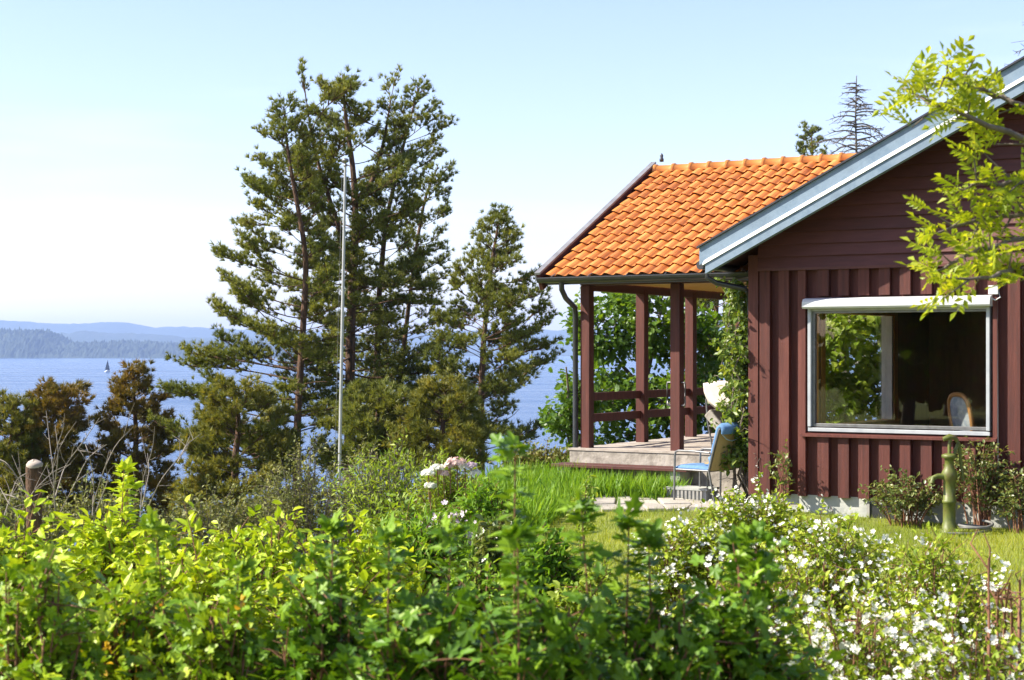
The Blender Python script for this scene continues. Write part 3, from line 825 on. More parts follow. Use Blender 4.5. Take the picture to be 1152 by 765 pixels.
g = G(); g.hb(WT0, WT1, .08, .16, WZ0 - .02, WZ0 + .03); g.hb(WT0 - .02, WT0 + .03, .06, .16, WZ0, WZ1); g.hb(WT1 - .03, WT1 + .02, .06, .16, WZ0, WZ1); g.build('inner_lining', M['amber'], win)
# side window seen through it
sw = bpy.data.objects.new('side_window', None); COL.objects.link(sw); sw.parent = house; sw.location = Vector(H(0, 3, 1.2)) - house.location
g = G()
g.hb(-.03, .14, SA0, SA0 + .09, SZ0, SZ1); g.hb(-.03, .14, SA1 - .13, SA1, SZ0, SZ1); g.hb(-.03, .16, SA0, SA1, SZ0 - .05, SZ0 + .05); g.hb(-.03, .14, SA0, SA1, SZ1 - .08, SZ1)
g.build('frame', M['amber'], sw)
g = G(); g.hb(-.02, .12, SA1 - .19, SA1 - .134, SZ0 + .05, SZ1 - .08); g.build('sash', M['white'], sw)
g = G(); g.hb(.03, .038, SA0 + .09, SA1 - .19, SZ0 + .05, SZ1 - .08); g.build('pane', M['glass'], sw)
# cable and its box
g = G(); g.tube([H(2.63, -.02, 2.66), H(2.635, -.02, 1.6), H(2.64, -.02, .55)], .009, 6); g.build('cable', M['cablegrey'], house)
g = G(); g.hb(2.555, 2.65, -.06, -.005, 2.63, 2.72); g.tube([H(2.65, -.03, 2.65), H(2.67, -.04, 2.60), H(2.62, -.04, 2.57), H(2.57, -.03, 2.60)], .008, 6); g.build('junction_box', M['white'], house, .006)

# ------------------------------------------------------------------ the porch
porch = thing('porch', 'open porch of red brown posts under an orange pantiled roof', 'porch', H(-1.3, 3.4, .4))
EA, EZ, RA, RZP = .45, 2.955, 3.43, 4.50
SL = math.hypot(RA - EA, RZP - EZ); na, nz = -(RZP - EZ) / SL, (RA - EA) / SL
rt = np.random.default_rng(21)
g = G()
T0, TW, NR = -2.87, .158, 14
ncol = 38
for row in range(NR):
    v0, v1 = row / NR, (row + 1.12) / NR
    for c in range(ncol):
        jt, jz = rt.normal() * .003, rt.normal() * .003
        us = np.linspace(0, 1.04, 9)
        prof = .021 * np.sin((us - .12) * 2 * np.pi) + .004 * np.sin((us) * 4 * np.pi); tong = .062 / SL * (1 - (2 * np.clip(us, 0, 1) - 1) ** 2)
        pts = []
        for v, lift, tk in ((v0, .036, 1), (v0 + .3 * (v1 - v0), .028, .5), (v1, .004, 0)):
            for u, p, tn in zip(us, prof, tong):
                a = EA + (RA - EA) * (v - tn * tk); zz = EZ + (RZP - EZ) * (v - tn * tk)
                hh = p + lift + jz
                pts.append(H(T0 + (c + u) * TW + jt, a + na * hh, zz + nz * hh))
        low = []
        for u, p, tn in zip(us, prof, tong):
            hh = p + .016 + jz; vl = v0 + .012 - tn
            low.append(H(T0 + (c + u) * TW + jt, EA + (RA - EA) * vl + na * hh, EZ + (RZP - EZ) * vl + nz * hh))
        v = np.array(pts).reshape(3, 9, 3)
        vv = np.concatenate([np.array(low)[None], v], 0)
        g.grid(vv, 0, False)
pr = g.build('roof', M['tile'], porch)
def pslope(gg, t0, t1, v0, v1, h0, h1, m=0):
    c = []
    for hh in (h0, h1):
        for t, v in ((t0, v0), (t1, v0), (t1, v1), (t0, v1)):
            c.append(H(t, EA + (RA - EA) * v + na * hh, EZ + (RZP - EZ) * v + nz * hh))
    return gg.hexa(c, m)
g = G(); pslope(g, -2.84, 3.0, .03, 1.0, -.06, -.012); g.build('roof_boarding', M['paintdark'], pr)
g = G()      # rear slope, hidden from the lawn but closing the roof
RE = RA * 2 - EA
us = np.linspace(-2.86, 3.0, 26 * 8); pf = .034 * np.sin(us / TW * 2 * np.pi)
rows_ = []
for v in np.linspace(0, 1, 14):
    rows_.append([H(t, RA + (RE - RA) * v - na * (p + .03), RZP + (EZ - RZP) * v + nz * (p + .03)) for t, p in zip(us, pf)])
g.grid(np.array(rows_)); g.build('rear_slope', M['tile'], pr)
g = G()      # barrel ridge tiles
t = -2.87; i = 0
while t < 2.9:
    an = np.linspace(-.25, math.pi + .25, 11)
    rows_ = []
    for tt, r_ in ((t, .098), (t + .035, .098), (t + .04, .082), (t + .28, .076)):
        rows_.append([H(tt, RA - math.cos(b) * r_, RZP + .0 + math.sin(b) * r_ * .95) for b in an])
    g.grid(np.array(rows_), 0, True)
    g.add(rows_[0] , [list(range(11))])
    t += .262 + rt.normal() * .004
g.build('ridge_cap', M['ridge'], pr)
g = G(); fx = H(-2.77, RA, RZP + .12); g.lathe(fx, [(.0, 0), (.028, .005), (.03, .04), (.018, .06), (.024, .085), (.012, .11), (.0, .12)], 8); g.build('ridge_finial', M['metalblack'], pr)
g = G(); pslope(g, -2.95, -2.875, -.03, 1.03, .075, .10); pslope(g, -2.95, -2.935, -.03, 1.03, -.02, .075); g.build('verge_flashing', M['flash'], pr)
g = G(); pslope(g, -2.934, -2.885, -.028, 1.02, -.13, .072); g.build('bargeboard', M['paintdark'], pr)
g = G(); g.hb(-2.9, -.02, EA - .0, EA + .03, EZ - .10, EZ - .005); g.build('fascia', M['metalblack'], pr)
g = G()      # half round gutter with brackets
an = np.linspace(math.pi, 2 * math.pi, 9)
for rr_ in (.062, .057):
    g.grid(np.array([[H(t_, EA - .062 + math.cos(b) * rr_, EZ - .02 + math.sin(b) * rr_) for b in an] for t_ in (-2.93, -1.5, -.03)]))
g.hb(-2.93, -.03, EA - .127, EA - .117, EZ - .028, EZ - .016)
g.add([H(-2.93, EA - .062 + math.cos(b) * .06, EZ - .02 + math.sin(b) * .06) for b in an], [list(range(9))])
gut = g.build('gutter', M['metalblack'], porch)
for k in range(6):
    g = G(); tb = -2.75 + k * .5
    g.tube([H(tb, EA + .03, EZ + .03), H(tb + .01, EA - .06, EZ + .005), H(tb + .02, EA - .128, EZ - .02)], .007, 5)
    g.build('gutter_bracket', M['metalgrey'], gut)
g = G(); g.tube([H(-2.62, EA - .06, EZ - .06), H(-2.62, EA - .05, EZ - .16), H(-2.66, EA + .12, EZ - .26), H(-2.70, EA + .42, EZ - .36), H(-2.72, EA + .47, EZ - .46), H(-2.72, EA + .47, 1.6), H(-2.72, EA + .47, .70)], .033, 9); g.build('downpipe', M['metalblack'], porch)
PZ = .87
def post(t, a, z0=PZ, z1=2.86, s=.062):
    g = G(); g.hb(t - s, t + s, a - s, a + s, z0, z1); return g.build('post', M['paint'], porch, .006)
post(-2.6, 1.0, .74); post(-2.6, 2.5); post(-2.6, 4.0); post(-2.6, 5.6); fp_ = post(-1.39, 1.0)
for sg in (-1, 1):
    g = G(); tt = -1.39 + sg * .062
    g.tube([H(tt, .98, 1.42), H(tt + sg * .05, .97, 1.42), H(tt + sg * .055, .97, 1.45), H(tt + sg * .055, .97, 1.66), H(tt + sg * .05, .97, 1.69), H(tt, .98, 1.69)], .011, 6)
    g.build('grab_handle', M['metalgrey'], fp_)
for z in (1.50, 1.24):
    for a0, a1 in ((1.065, 2.435), (2.565, 3.935), (4.065, 5.535)):
        g = G(); g.hb(-2.625, -2.585, a0, a1, z - .05, z + .05); g.build('rail', M['paint'], porch, .004)
g = G(); g.hb(-2.66, -.03, .93, 1.07, 2.862, 2.945); g.build('front_beam', M['paintdark'], porch)
g = G(); g.hb(-2.66, -2.54, 1.073, 5.7, 2.80, 2.905); g.build('side_beam', M['paintdark'], porch)
g = G(); g.hb(-2.53, -.03, 5.55, 5.7, 2.862, 2.945); g.build('rear_beam', M['paintdark'], porch)
g = G()
for i in range(22): g.hb(-2.53, -.04, 1.08 + i * .203, 1.08 + i * .203 + .198, 2.90 + (i % 2) * .002, 2.93)
g.build('ceiling_boarding', M['ochre'], porch)
g = G(); g.hb(-2.74, -.02, .80, 5.85, .25, PZ - .012, 0); g.build('stone_base', M['stone'], porch, .015)
g = G()
for i in range(36): g.hb(-2.75, -.02, .79 + i * .141, .79 + i * .141 + .135, PZ - .011, PZ + .012 + rt.normal() * .002)
g.build('floor_planks', M['plank'], porch)
g = G(); g.hb(-2.80, -1.02, .46, .62, .675, .712); g.hb(-2.80, -1.02, .628, .79, .675, .712); bn = g.build('bench_board', M['paintdark'], porch, .004)
for t_ in (-2.74, -1.25):
    g = G(); g.hb(t_, t_ + .13, .50, .78, .30, .674); g.build('bench_block', M['concrete'], porch)

# ------------------------------------------------------------------ concrete step, paving, lawn
g = G(); st_ = None
g.hb(-1.12, -.62, .12, .44, .3, .50, 0); g.hb(-1.14, -.6, .10, .44, .502, .525, 0)
for i in range(10): g.hb(-1.11 + i * .047, -1.085 + i * .047, .105, .12, .36, .50, 1)
tag(g.build('step', [M['concrete'], M['whitewood']]), 'low pale step with ribbed face behind the legs of the blue chair', 'step')

def paving():
    r = np.random.default_rng(5); g = G()
    nx, ny = 13, 6
    gx, gy = np.meshgrid(np.linspace(.15, 3.5, nx + 1), np.linspace(17.75, 20.1, ny + 1))
    gx = gx + r.normal(size=gx.shape) * .07; gy = gy + r.normal(size=gy.shape) * .06
    for i in range(ny):
        for j in range(nx):
            c = np.array([[gx[i, j], gy[i, j]], [gx[i, j + 1], gy[i, j + 1]], [gx[i + 1, j + 1], gy[i + 1, j + 1]], [gx[i + 1, j], gy[i + 1, j]]])
            m_ = c.mean(0); c = m_ + (c - m_) * (.90 + .04 * r.random())
            rel = m_ - np.array([CX, CY]); tt = rel[0] * WX + rel[1] * WY; aa = rel[0] * AX + rel[1] * AY
            if tt > -.15 and aa > -.2: continue
            zt = np.array([gz(x, y) for x, y in c]) + .035 + r.normal() * .006
            g.hexa([(*p, zz - .06) for p, zz in zip(c, zt)] + [(*p, zz) for p, zz in zip(c, zt)])
    kind(g.build('paving', M['paving'], None, .012), 'structure')
paving()

def blades(name, n, area, h, mat, seed, label, wd=1.0, keep=None, clump=0):
    r = np.random.default_rng(seed)
    x = area[0] + (area[1] - area[0]) * r.random(n); y = area[2] + (area[3] - area[2]) * r.random(n)
    if clump:
        cx_ = area[0] + (area[1] - area[0]) * r.random(clump); cy_ = area[2] + (area[3] - area[2]) * r.random(clump)
        k = r.integers(clump, size=n); x = cx_[k] + r.normal(size=n) * .10; y = cy_[k] + r.normal(size=n) * .10
    rx, ry = x - CX, y - CY; tt = rx * WX + ry * WY; aa = rx * AX + ry * AY
    ok = ~((tt > -.03) & (aa > -.06))
    if keep is not None: ok &= keep(x, y, tt, aa)
    x, y = x[ok], y[ok]; n = len(x)
    D = np.stack([r.normal(size=n) * .35, r.normal(size=n) * .35, np.ones(n)], 1)
    g = G(); g.scatter(BLADE, np.stack([x, y, ground(x, y) - .005], 1), D, rdir(n, r) * np.array([1, 1, .1]), h * (.5 + .8 * r.random(n)) * 1.0)
    o = g.build(name, mat)
    return kind(o, 'stuff', label, 'grass')
blades('lawn_grass', 80000, (-1.0, 6, 7, 17.8), .075, M['grass'], 31, 'short sunlit lawn between the paving and the cottage')
blades('tall_grass', 15000, (-1.6, .75, 12.5, 20.5), .30, M['fresh'], 32, 'tall bright grass left of the lawn', clump=420, keep=lambda x, y, t, a: (x < .15 + .28 * (y - 16)) & (x > -1.9 + .02 * y))
blades('grass_bed', 15000, (-.4, 2.7, 18.7, 20.6), .25, M['fresh'], 33, 'thick bright green grass in front of the porch bench', clump=420, keep=lambda x, y, t, a: (a < .5) & (a > -.35) & (t < -1.05))
blades('paving_grass', 5200, (.1, 3.4, 17.7, 20.2), .055, M['grass'], 34, 'grass tufts growing in the joints of the paving', clump=200)

# ------------------------------------------------------------------ pump, hose, chairs
pb = np.array(H(2.317, -.6, 0)); pb[2] = gz(pb[0], pb[1]) - .01
pump = thing('water_pump', 'old green cast iron hand pump standing on the lawn below the window', 'pump', tuple(pb))
g = G(); g.lathe(pb, [(.0, 0), (.11, 0), (.11, .025), (.075, .04), (.068, .10), (.062, .11), (.062, .30), (.07, .305), (.07, .33), (.06, .335), (.058, .52), (.066, .53), (.075, .57), (.075, .60), (.06, .63), (.045, .66), (.045, .74), (.075, .75), (.075, .775), (.04, .79), (0, .79)], 18); g.build('column', M['pump'], pump)
def pw(x, y, z): return pb + np.array([x, y, z])
g = G(); g.tube([pw(-.05, -.01, .565), pw(-.12, -.02, .57), pw(-.165, -.025, .555), pw(-.18, -.03, .50)], [.03, .024, .022, .024], 9); g.build('spout', M['pump'], pump)
g = G(); g.tube([pw(.0, 0, .78), pw(.0, 0, .90), pw(.015, 0, .925)], [.018, .016, .02], 8); g.tube([pw(.05, .0, .77), pw(.06, 0, .80), pw(.095, .0, .885), pw(.085, 0, .90), pw(.055, 0, .83), pw(.045, 0, .78)], .011, 6); g.build('bracket', M['pump'], pump)
g = G(); g.tube([pw(-.06, 0, .93), pw(.0, .0, .955), pw(.06, .01, .945), pw(.10, .02, .88), pw(.12, .03, .72), pw(.15, .04, .52)], [.022, .03, .026, .018, .015, .017], 8); g.build('handle', M['pump'], pump)

r_ = np.random.default_rng(3)
hb_ = np.array(P(1098, 599, 16.2)); hz = gz(hb_[0], hb_[1])
g = G(); an = np.linspace(0, 4.3 * math.pi, 60)
hp = np.stack([hb_[0] + .15 * np.cos(an) * (1 + .1 * np.sin(an * .7)), hb_[1] + .12 * np.sin(an), hz + .03 + .012 * an / math.pi + .04 * np.maximum(0, np.sin(an * .55))], 1)
hp = np.concatenate([[[hb_[0] - .33, hb_[1] - .15, hz + .02], [hb_[0] - .1, hb_[1] - .2, hz + .02]], hp])
g.tube(hp, .014, 6); tag(g.build('garden_hose', M['hose']), 'pale grey hose coiled on the grass beside the green pump', 'hose')

def chair(loc, rz):
    root = thing('garden_chair', 'blue cushioned garden chair with tan back and grey metal arms on the paving', 'chair', loc)
    L = np.array(loc)
    q = lambda *p: [L + rot(np.array(v, float) * .87, 0, 0, rz) for v in p]
    hx = lambda gg, c: gg.hexa(q(*c))
    for y in (-.27, .27):
        g = G(); g.tube(q((.27, y, 0), (.265, y, .3), (.26, y, .58), (.245, y, .625), (.20, y, .64), (-.05, y, .64), (-.29, y, .63)), .0125, 7); g.build('arm', M['metalgrey'], root)
        g = G(); g.tube(q((-.36, y * .97, 0), (-.27, y * .97, .40), (-.33, y * .97, .62), (-.43, y * .95, .93)), .0125, 7); g.build('leg', M['metalgrey'], root)
    g = G(); g.tube(q((.25, -.27, .40), (.25, .27, .40)), .011, 6); g.tube(q((-.27, -.26, .40), (-.27, .26, .40)), .011, 6); g2 = G(); g2.tube(q((-.43, -.26, .93), (-.43, .26, .93)), .0125, 6); g2.build('back_rail', M['metalgrey'], root)
    for y in (-.262, .262): g.tube(q((.25, y, .40), (-.27, y, .40)), .011, 6)
    g.build('seat_frame', M['metalgrey'], root)
    g = G(); hx(g, [(-.27, -.25, .385), (.25, -.25, .385), (.25, .25, .385), (-.27, .25, .385), (-.27, -.25, .397), (.25, -.25, .397), (.25, .25, .397), (-.27, .25, .397)]); g.build('seat_sling', M['tan'], root)
    g = G(); hx(g, [(-.285, -.245, .40), (-.275, -.245, .40), (-.275, .245, .40), (-.285, .245, .40), (-.435, -.235, .925), (-.425, -.235, .925), (-.425, .235, .925), (-.435, .235, .925)]); g.build('backrest', M['tan'], root)
    def cush(cpts, name):     # padded strip following a profile (x,z centre line)
        g = G(); pr_ = np.array(cpts, float); n_ = len(pr_)
        tg = np.gradient(pr_, axis=0); tg /= np.linalg.norm(tg, axis=1)[:, None]; nm = np.stack([-tg[:, 1], tg[:, 0]], 1)
        rows = []
        ring = [(-.25, 0), (-.255, .5), (-.22, 1), (0, 1.08), (.22, 1), (.255, .5), (.25, 0), (.2, -.1), (-.2, -.1), (-.25, 0)]
        for i in range(n_):
            e = .55 if i in (0, n_ - 1) else 1
            th = .058 * e * (1 - .12 * (i % 4 == 2))
            rows.append(q(*[(pr_[i, 0] + nm[i, 0] * th * s, y * (1 if e == 1 else .97), pr_[i, 1] + nm[i, 1] * th * s) for y, s in ring]))
        g.grid(np.array(rows)); g.add(rows[0], [list(range(10))]); g.add(rows[-1], [list(range(10))[::-1]])
        return g.build(name, M['bluefab'], root)
    cu = cush([(.28, .402), (.2, .402), (.05, .402), (-.1, .402), (-.24, .402)][::-1], 'seat_cushion')
    cush([(-.262, .44), (-.30, .55), (-.34, .68), (-.38, .82), (-.412, .93), (-.432, .955), (-.452, .93), (-.445, .87)][::-1], 'back_cushion')
    g = G(); g.tube(q((-.452, -.22, .86), (-.44, -.12, .80), (-.435, 0, .775), (-.44, .12, .80), (-.452, .22, .86)), .006, 5); g.build('tie_strap', M['paleblue'], root)
    return root
cx_, cy_ = P(792, 0, 18.4)[:2]
chair((cx_, cy_, gz(cx_, cy_) + .035), math.atan2(.70, -.74))

# cushioned footstool by the corner
f0 = np.array(H(-.42, .42, 0)); f0[2] = gz(f0[0], f0[1]) + .02
fs = thing('footstool', 'low stool with pale blue cushion half hidden behind the climber at the house corner', 'stool', tuple(f0))
fq = lambda *v: [f0 + rot(np.array(p, float), 0, 0, -TH) for p in v]
for sx in (-.24, .24):
    for sy in (-.18, .18):
        g = G(); g.tube(fq((sx, sy, 0), (sx * .97, sy * .97, .40)), .0125, 7); g.build('leg', M['metalgrey'], fs)
g = G(); g.box(tuple(f0 + np.array([0, 0, .40])), (.52, .42, .03), -TH); g.build('seat', M['tan'], fs)
g = G(); g.blob(tuple(f0 + np.array([0, 0, .455])), (.28, .23, .05), 10, 0, 0, 1, -TH); g.build('cushion', M['bluefab'], fs)

# reclining chair on the porch floor
r0_ = np.array(H(-.90, 1.25, PZ + .012))
rc = thing('reclining_chair', 'reclining chair with beige headrest pillow on the porch floor behind the blue chair', 'chair', tuple(r0_))
q = lambda *v: [r0_ + rot(np.array(p, float), 0, 0, -TH) for p in v]
g = G(); g.tube(q((-.05, -.2, 0), (-.12, -.2, .35), (-.14, -.2, .62)), .012, 6); g.tube(q((-.05, .2, 0), (-.12, .2, .35), (-.14, .2, .62)), .012, 6); g.tube(q((.45, -.2, 0), (.3, -.2, .25), (-.1, -.2, .3)), .012, 6); g.tube(q((.45, .2, 0), (.3, .2, .25), (-.1, .2, .3)), .012, 6)
g.build('frame', M['metalgrey'], rc)
g = G(); g.hexa(q((-.16, -.23, .42), (.12, -.23, .10), (.12, .23, .10), (-.16, .23, .42), (-.08, -.23, .50), (.20, -.23, .18), (.20, .23, .18), (-.08, .23, .50))); g.hexa(q((.12, -.23, .12), (.6, -.23, .16), (.6, .23, .16), (.12, .23, .12), (.12, -.23, .2), (.6, -.23, .24), (.6, .23, .24), (.12, .23, .2))); g.build('seat', M['stone'], rc, .02)
g = G()
sec = [(-.18, .80), (-.17, .70), (-.12, .58), (-.02, .50), (.12, .50), (.28, .54), (.34, .66), (.34, .80), (.2, .835), (0, .83)]
ring = []
for y, k in ((-.25, .82), (-.2, 1), (.2, 1), (.25, .82)): ring.append(q(*[(.08 + (x - .08) * k, y, .67 + (z - .67) * k) for x, z in sec] + [(.08 + (sec[0][0] - .08) * k, y, .67 + (sec[0][1] - .67) * k)]))
g.grid(np.array(ring)); g.add(ring[0][:-1], [list(range(10))]); g.add(ring[-1][:-1], [list(range(10))[::-1]]); g.build('headrest_pillow', M['beige'], rc)

# chairs inside the room
def roomchair(t, a, rz, label):
    c0 = np.array(H(t, a, .62))
    root = thing('dining_chair', label, 'chair', tuple(c0))
    q = lambda *v: [c0 + rot(np.array(p, float) * np.array([.88, .9, .97]), 0, 0, rz) for p in v]
    for sx in (-.21, .21):
        for sy in (-.2, .2):
            g = G(); g.tube(q((sx * 1.05, sy * 1.1, 0), (sx, sy, .2), (sx, sy, .42)), [.016, .02, .026], 7); g.build('leg', M['chairwood'], root)
    g = G(); g.hexa(q((-.25, -.24, .40), (.25, -.24, .40), (.25, .24, .40), (-.25, .24, .40), (-.25, -.24, .46), (.25, -.24, .46), (.25, .24, .46), (-.25, .24, .46))); g.build('seat_rail', M['chairwood'], root, .01)
    g = G(); g.blob(tuple(c0 + np.array([0, 0, .48])), (.25, .24, .05), 9, 0, 0, 1, rz); g.build('seat_cushion', M['damask'], root)
    an = np.linspace(0, 2 * math.pi, 25)
    sq = lambda v: np.sign(v) * abs(v) ** .7
    g = G(); g.tube(q(*[(sq(math.cos(b)) * .215, .22 + .05 * (sq(math.sin(b)) + 1), .76 + sq(math.sin(b)) * .25) for b in an]), .026, 7); g.tube(q((-.19, .21, .40), (-.19, .215, .54)), .022, 6); g.tube(q((.19, .21, .40), (.19, .215, .54)), .022, 6); g.build('back_frame', M['chairwood'], root)
    g = G(); 
    pa = [q(*[(sq(math.cos(b)) * .20 * k, .22 + .05 * (sq(math.sin(b)) * k + 1) + dy, .76 + sq(math.sin(b)) * .235 * k) for b in an]) for k, dy in ((1, .0), (.8, -.03), (.3, -.045), (.01, -.045))]
    g.grid(np.array(pa)); pa = [q(*[(sq(math.cos(b)) * .20 * k, .22 + .05 * (sq(math.sin(b)) * k + 1) + dy, .76 + sq(math.sin(b)) * .235 * k) for b in an]) for k, dy in ((1, .0), (.8, .02), (.01, .03))]
    g.grid(np.array(pa)); g.build('back_pad', M['damask'], root)
    for sx in (-1, 1):
        g = G(); g.tube(q((sx * .24, .22, .64), (sx * .27, .05, .66), (sx * .27, -.12, .65), (sx * .25, -.14, .55), (sx * .24, -.12, .44)), .018, 6); g.build('armrest', M['chairwood'], root)
    return root
roomchair(2.2, .95, -TH + 2.45, 'wooden armchair with pale padded back seen inside at the right of the window')
g = G(); tp0 = H(3.15, 1.15, .62)
tb = thing('table', 'round dark wooden table inside the cottage behind the armchair', 'table', tp0)
g.lathe(tp0, [(0, .70), (.5, .70), (.52, .715), (.5, .735), (0, .735)], 28); g.build('tabletop', M['room'], tb)
g = G(); g.lathe(tp0, [(.25, 0), (.22, .04), (.05, .08), (.04, .65), (.1, .70)], 14); g.build('pedestal', M['room'], tb)

# ------------------------------------------------------------------ flagpole, boats, stump
fy = 40.0
b0 = P(379.5, 0, fy); b0[2] = gz(b0[0], fy)
t0_ = P(388.5, 186, fy)
fpole = thing('flagpole', 'white tapering flagpole standing in front of the tall pines', 'flagpole', tuple(b0))
g = G(); g.tube(np.array([b0 + (t0_ - b0) * u for u in (0, .3, .6, .8, 1)]), [.042, .04, .038, .035, .03], 12); g.build('pole', M['pole'], fpole)
g = G(); g.lathe(t0_, [(.0, -.02), (.055, -.02), (.055, .0), (.03, .01), (.03, .06), (.075, .08), (.09, .12), (.07, .16), (0, .18)], 12); g.build('finial', M['metalgrey'], fpole)
g = G(); g.tube(np.array([b0 + np.array([-.1, -.08, 1.0]), (b0 + t0_) / 2 + np.array([-.095, -.09, 0]), t0_ + np.array([-.07, -.06, -.1])]), .004, 4); g.build('halyard', M['metalgrey'], fpole)

def sailboat(px, pyb, Yb, hgt, rz, label):
    c = np.array([xat(px, Yb), Yb, SEA])
    root = thing('sailboat', label, 'sailboat', tuple(c), 'sailing boats on the fjord')
    q = lambda *v: [c + rot(np.array(p, float) * hgt / 12, 0, .0, rz) for p in v]
    st = [(-4.5, 1.1, .9), (-2.5, 1.5, .95), (0, 1.65, 1.0), (2.5, 1.2, 1.1), (4.6, .06, 1.3)]
    g = G(); rows = []
    for x, b, zz in st: rows.append(q((x, -b, zz), (x, -b * .85, .3), (x, 0, -.3), (x, b * .85, .3), (x, b, zz), (x, 0, zz + .05), (x, -b, zz)))
    g.grid(np.array(rows)); g.add(rows[0][:6], [list(range(6))])
    g.hexa(q((-2.2, -.8, .95), (1.4, -.8, .95), (1.4, .8, .95), (-2.2, .8, .95), (-2, -.65, 1.55), (1.1, -.6, 1.5), (1.1, .6, 1.5), (-2, .65, 1.55))); g.build('hull', M['hull'], root)
    g = G(); g.tube(q((.6, 0, .9), (.6, 0, 12)), [.09 * hgt / 12, .05 * hgt / 12], 6); g.tube(q((.6, 0, 2.1), (-3.6, .5, 2.1)), .07, 6); g.build('mast', M['metalgrey'], root)
    g = G(); rows = []
    for u in np.linspace(0, 1, 9):
        zz = 2.2 + 9.5 * u; wd_ = 4.1 * (1 - u) ** .85 + .12
        rows.append(q(*[(.5 - wd_ * s, .12 * wd_ * s + .25 * math.sin(s * math.pi) * (1 - u), zz) for s in np.linspace(0, 1, 6)]))
    g.grid(np.array(rows)); o = g.build('mainsail', M['sail'], root); s_ = o.modifiers.new('thick', 'SOLIDIFY'); s_.thickness = .03
    g = G(); rows = []
    for u in np.linspace(0, 1, 9):
        zz = 1.4 + 8.6 * u; f0 = .7 + 3.6 * (1 - u); wd_ = 3.3 * (1 - u) + .08
        rows.append(q(*[(f0 - wd_ * s, .22 * math.sin(s * math.pi) * (1 - u) + .1 * wd_ * s, zz) for s in np.linspace(0, 1, 5)]))
    g.grid(np.array(rows)); o = g.build('jib', M['sail'], root); s_ = o.modifiers.new('thick', 'SOLIDIFY'); s_.thickness = .03
sailboat(121, 419, 1650, 12.5, 1.25, 'small sailboat with dark sail alone on the open water at the left')
sailboat(371, 430, 1010, 13.5, 1.3, 'sailboat with dark sail glimpsed between the pine trunks by the flagpole')

sy = 25.0
s0 = P(38, 0, sy); s0[2] = gz(s0[0], sy) - .1
hst = float(P(38, 522, sy)[2] - s0[2])
stp = thing('tree_stump', 'dark sawn tree stump with pale rounded top at the left edge', 'stump', tuple(s0))
g = G(); an = np.linspace(0, 2 * math.pi, 17)[:-1]
rows = [[s0 + np.array([math.cos(b) * r * (1 + .12 * math.sin(3 * b + z)), math.sin(b) * r * (1 + .1 * math.sin(2 * b)), z]) for b in list(an) + [an[0]]] for r, z in ((.19, 0), (.14, .25), (.115, hst * .6), (.115, hst - .04))]
g.grid(np.array(rows)); g.build('trunk', M['bark'], stp)
g = G(); rows = [[s0 + np.array([math.cos(b) * r * (1 + .12 * math.sin(3 * b + 1)), math.sin(b) * r, z + .02 * math.sin(b)]) for b in list(an) + [an[0]]] for r, z in ((.12, hst - .039), (.125, hst - .0), (.10, hst + .03), (.05, hst + .05), (.005, hst + .055))]
g.grid(np.array(rows)); g.build('cut_face', M['stumptop'], stp)

# ------------------------------------------------------------------ trees by the shore
PG = 'tall pines on the slope above the water'
pine('pine_tree', 'tallest pine with forked reddish trunk directly behind the flagpole', 'tree', 47, [(392, 560), (393, 450), (395, 330), (400, 260), (397, 190), (388, 130), (385, 84)],
     [(76, 380, 391), (95, 364, 408), (120, 345, 430), (150, 332, 446), (190, 322, 456), (230, 320, 462), (270, 322, 462), (320, 322, 462), (380, 318, 468), (430, 325, 474), (475, 330, 480)], .15, M['needle'], 112, 1, .95, group=PG, bare=.35, gapr=.4,
     forks=[[(394, 305, 0), (380, 250, -.5), (362, 200, -.6), (350, 150, -.5), (346, 122, -.4)], [(396, 230, 0), (420, 205, .5), (432, 160, .6), (440, 110, .6)]])
pine('pine_tree', 'broad pine at the left of the group with long boughs low over the water', 'tree', 45, [(332, 560), (334, 470), (340, 380), (346, 290), (334, 225), (324, 170), (320, 122)],
     [(116, 315, 325), (150, 296, 342), (180, 282, 350), (230, 272, 356), (270, 262, 360), (300, 245, 362), (320, 222, 362), (350, 232, 362), (400, 212, 366), (440, 202, 366), (480, 202, 364), (530, 208, 356)], .10, M['needle'], 108, 2, 1.1, group=PG, bare=.2, gapr=.4)
pine('pine_tree', 'pine leaning right with a full top right of the flagpole', 'tree', 48.5, [(419, 560), (421, 450), (425, 340), (436, 250), (452, 175), (470, 100)],
     [(94, 467, 474), (120, 452, 492), (145, 440, 512), (170, 425, 502), (210, 410, 476), (260, 398, 474), (320, 398, 496), (380, 396, 506), (440, 405, 508), (480, 410, 506)], .10, M['needle'], 88, 3, .9, group=PG, bare=.4, gapr=.4)
pine('pine_tree', 'thin sparse pine with bare leaning stem at the right of the tall group', 'tree', 50, [(444, 560), (449, 450), (458, 360), (468, 280), (478, 220), (492, 186)],
     [(183, 480, 505), (210, 474, 512), (240, 470, 514), (285, 460, 500), (330, 435, 500), (380, 425, 510), (430, 420, 515), (480, 430, 515)], .075, M['needledark'], 75, 4, .9, group=PG, bare=.6, gapr=.4)
pine('pine_tree', 'smaller conical pine standing apart left of the porch', 'tree', 44, [(542, 560), (541, 470), (543, 400), (549, 330), (556, 280), (562, 244)],
     [(240, 557, 566), (268, 540, 582), (300, 522, 590), (325, 505, 598), (342, 498, 630), (370, 488, 624), (410, 482, 614), (450, 490, 616), (495, 500, 618)], .085, M['needledark'], 88, 5, .95, group=PG, bare=.15, gapr=.4)
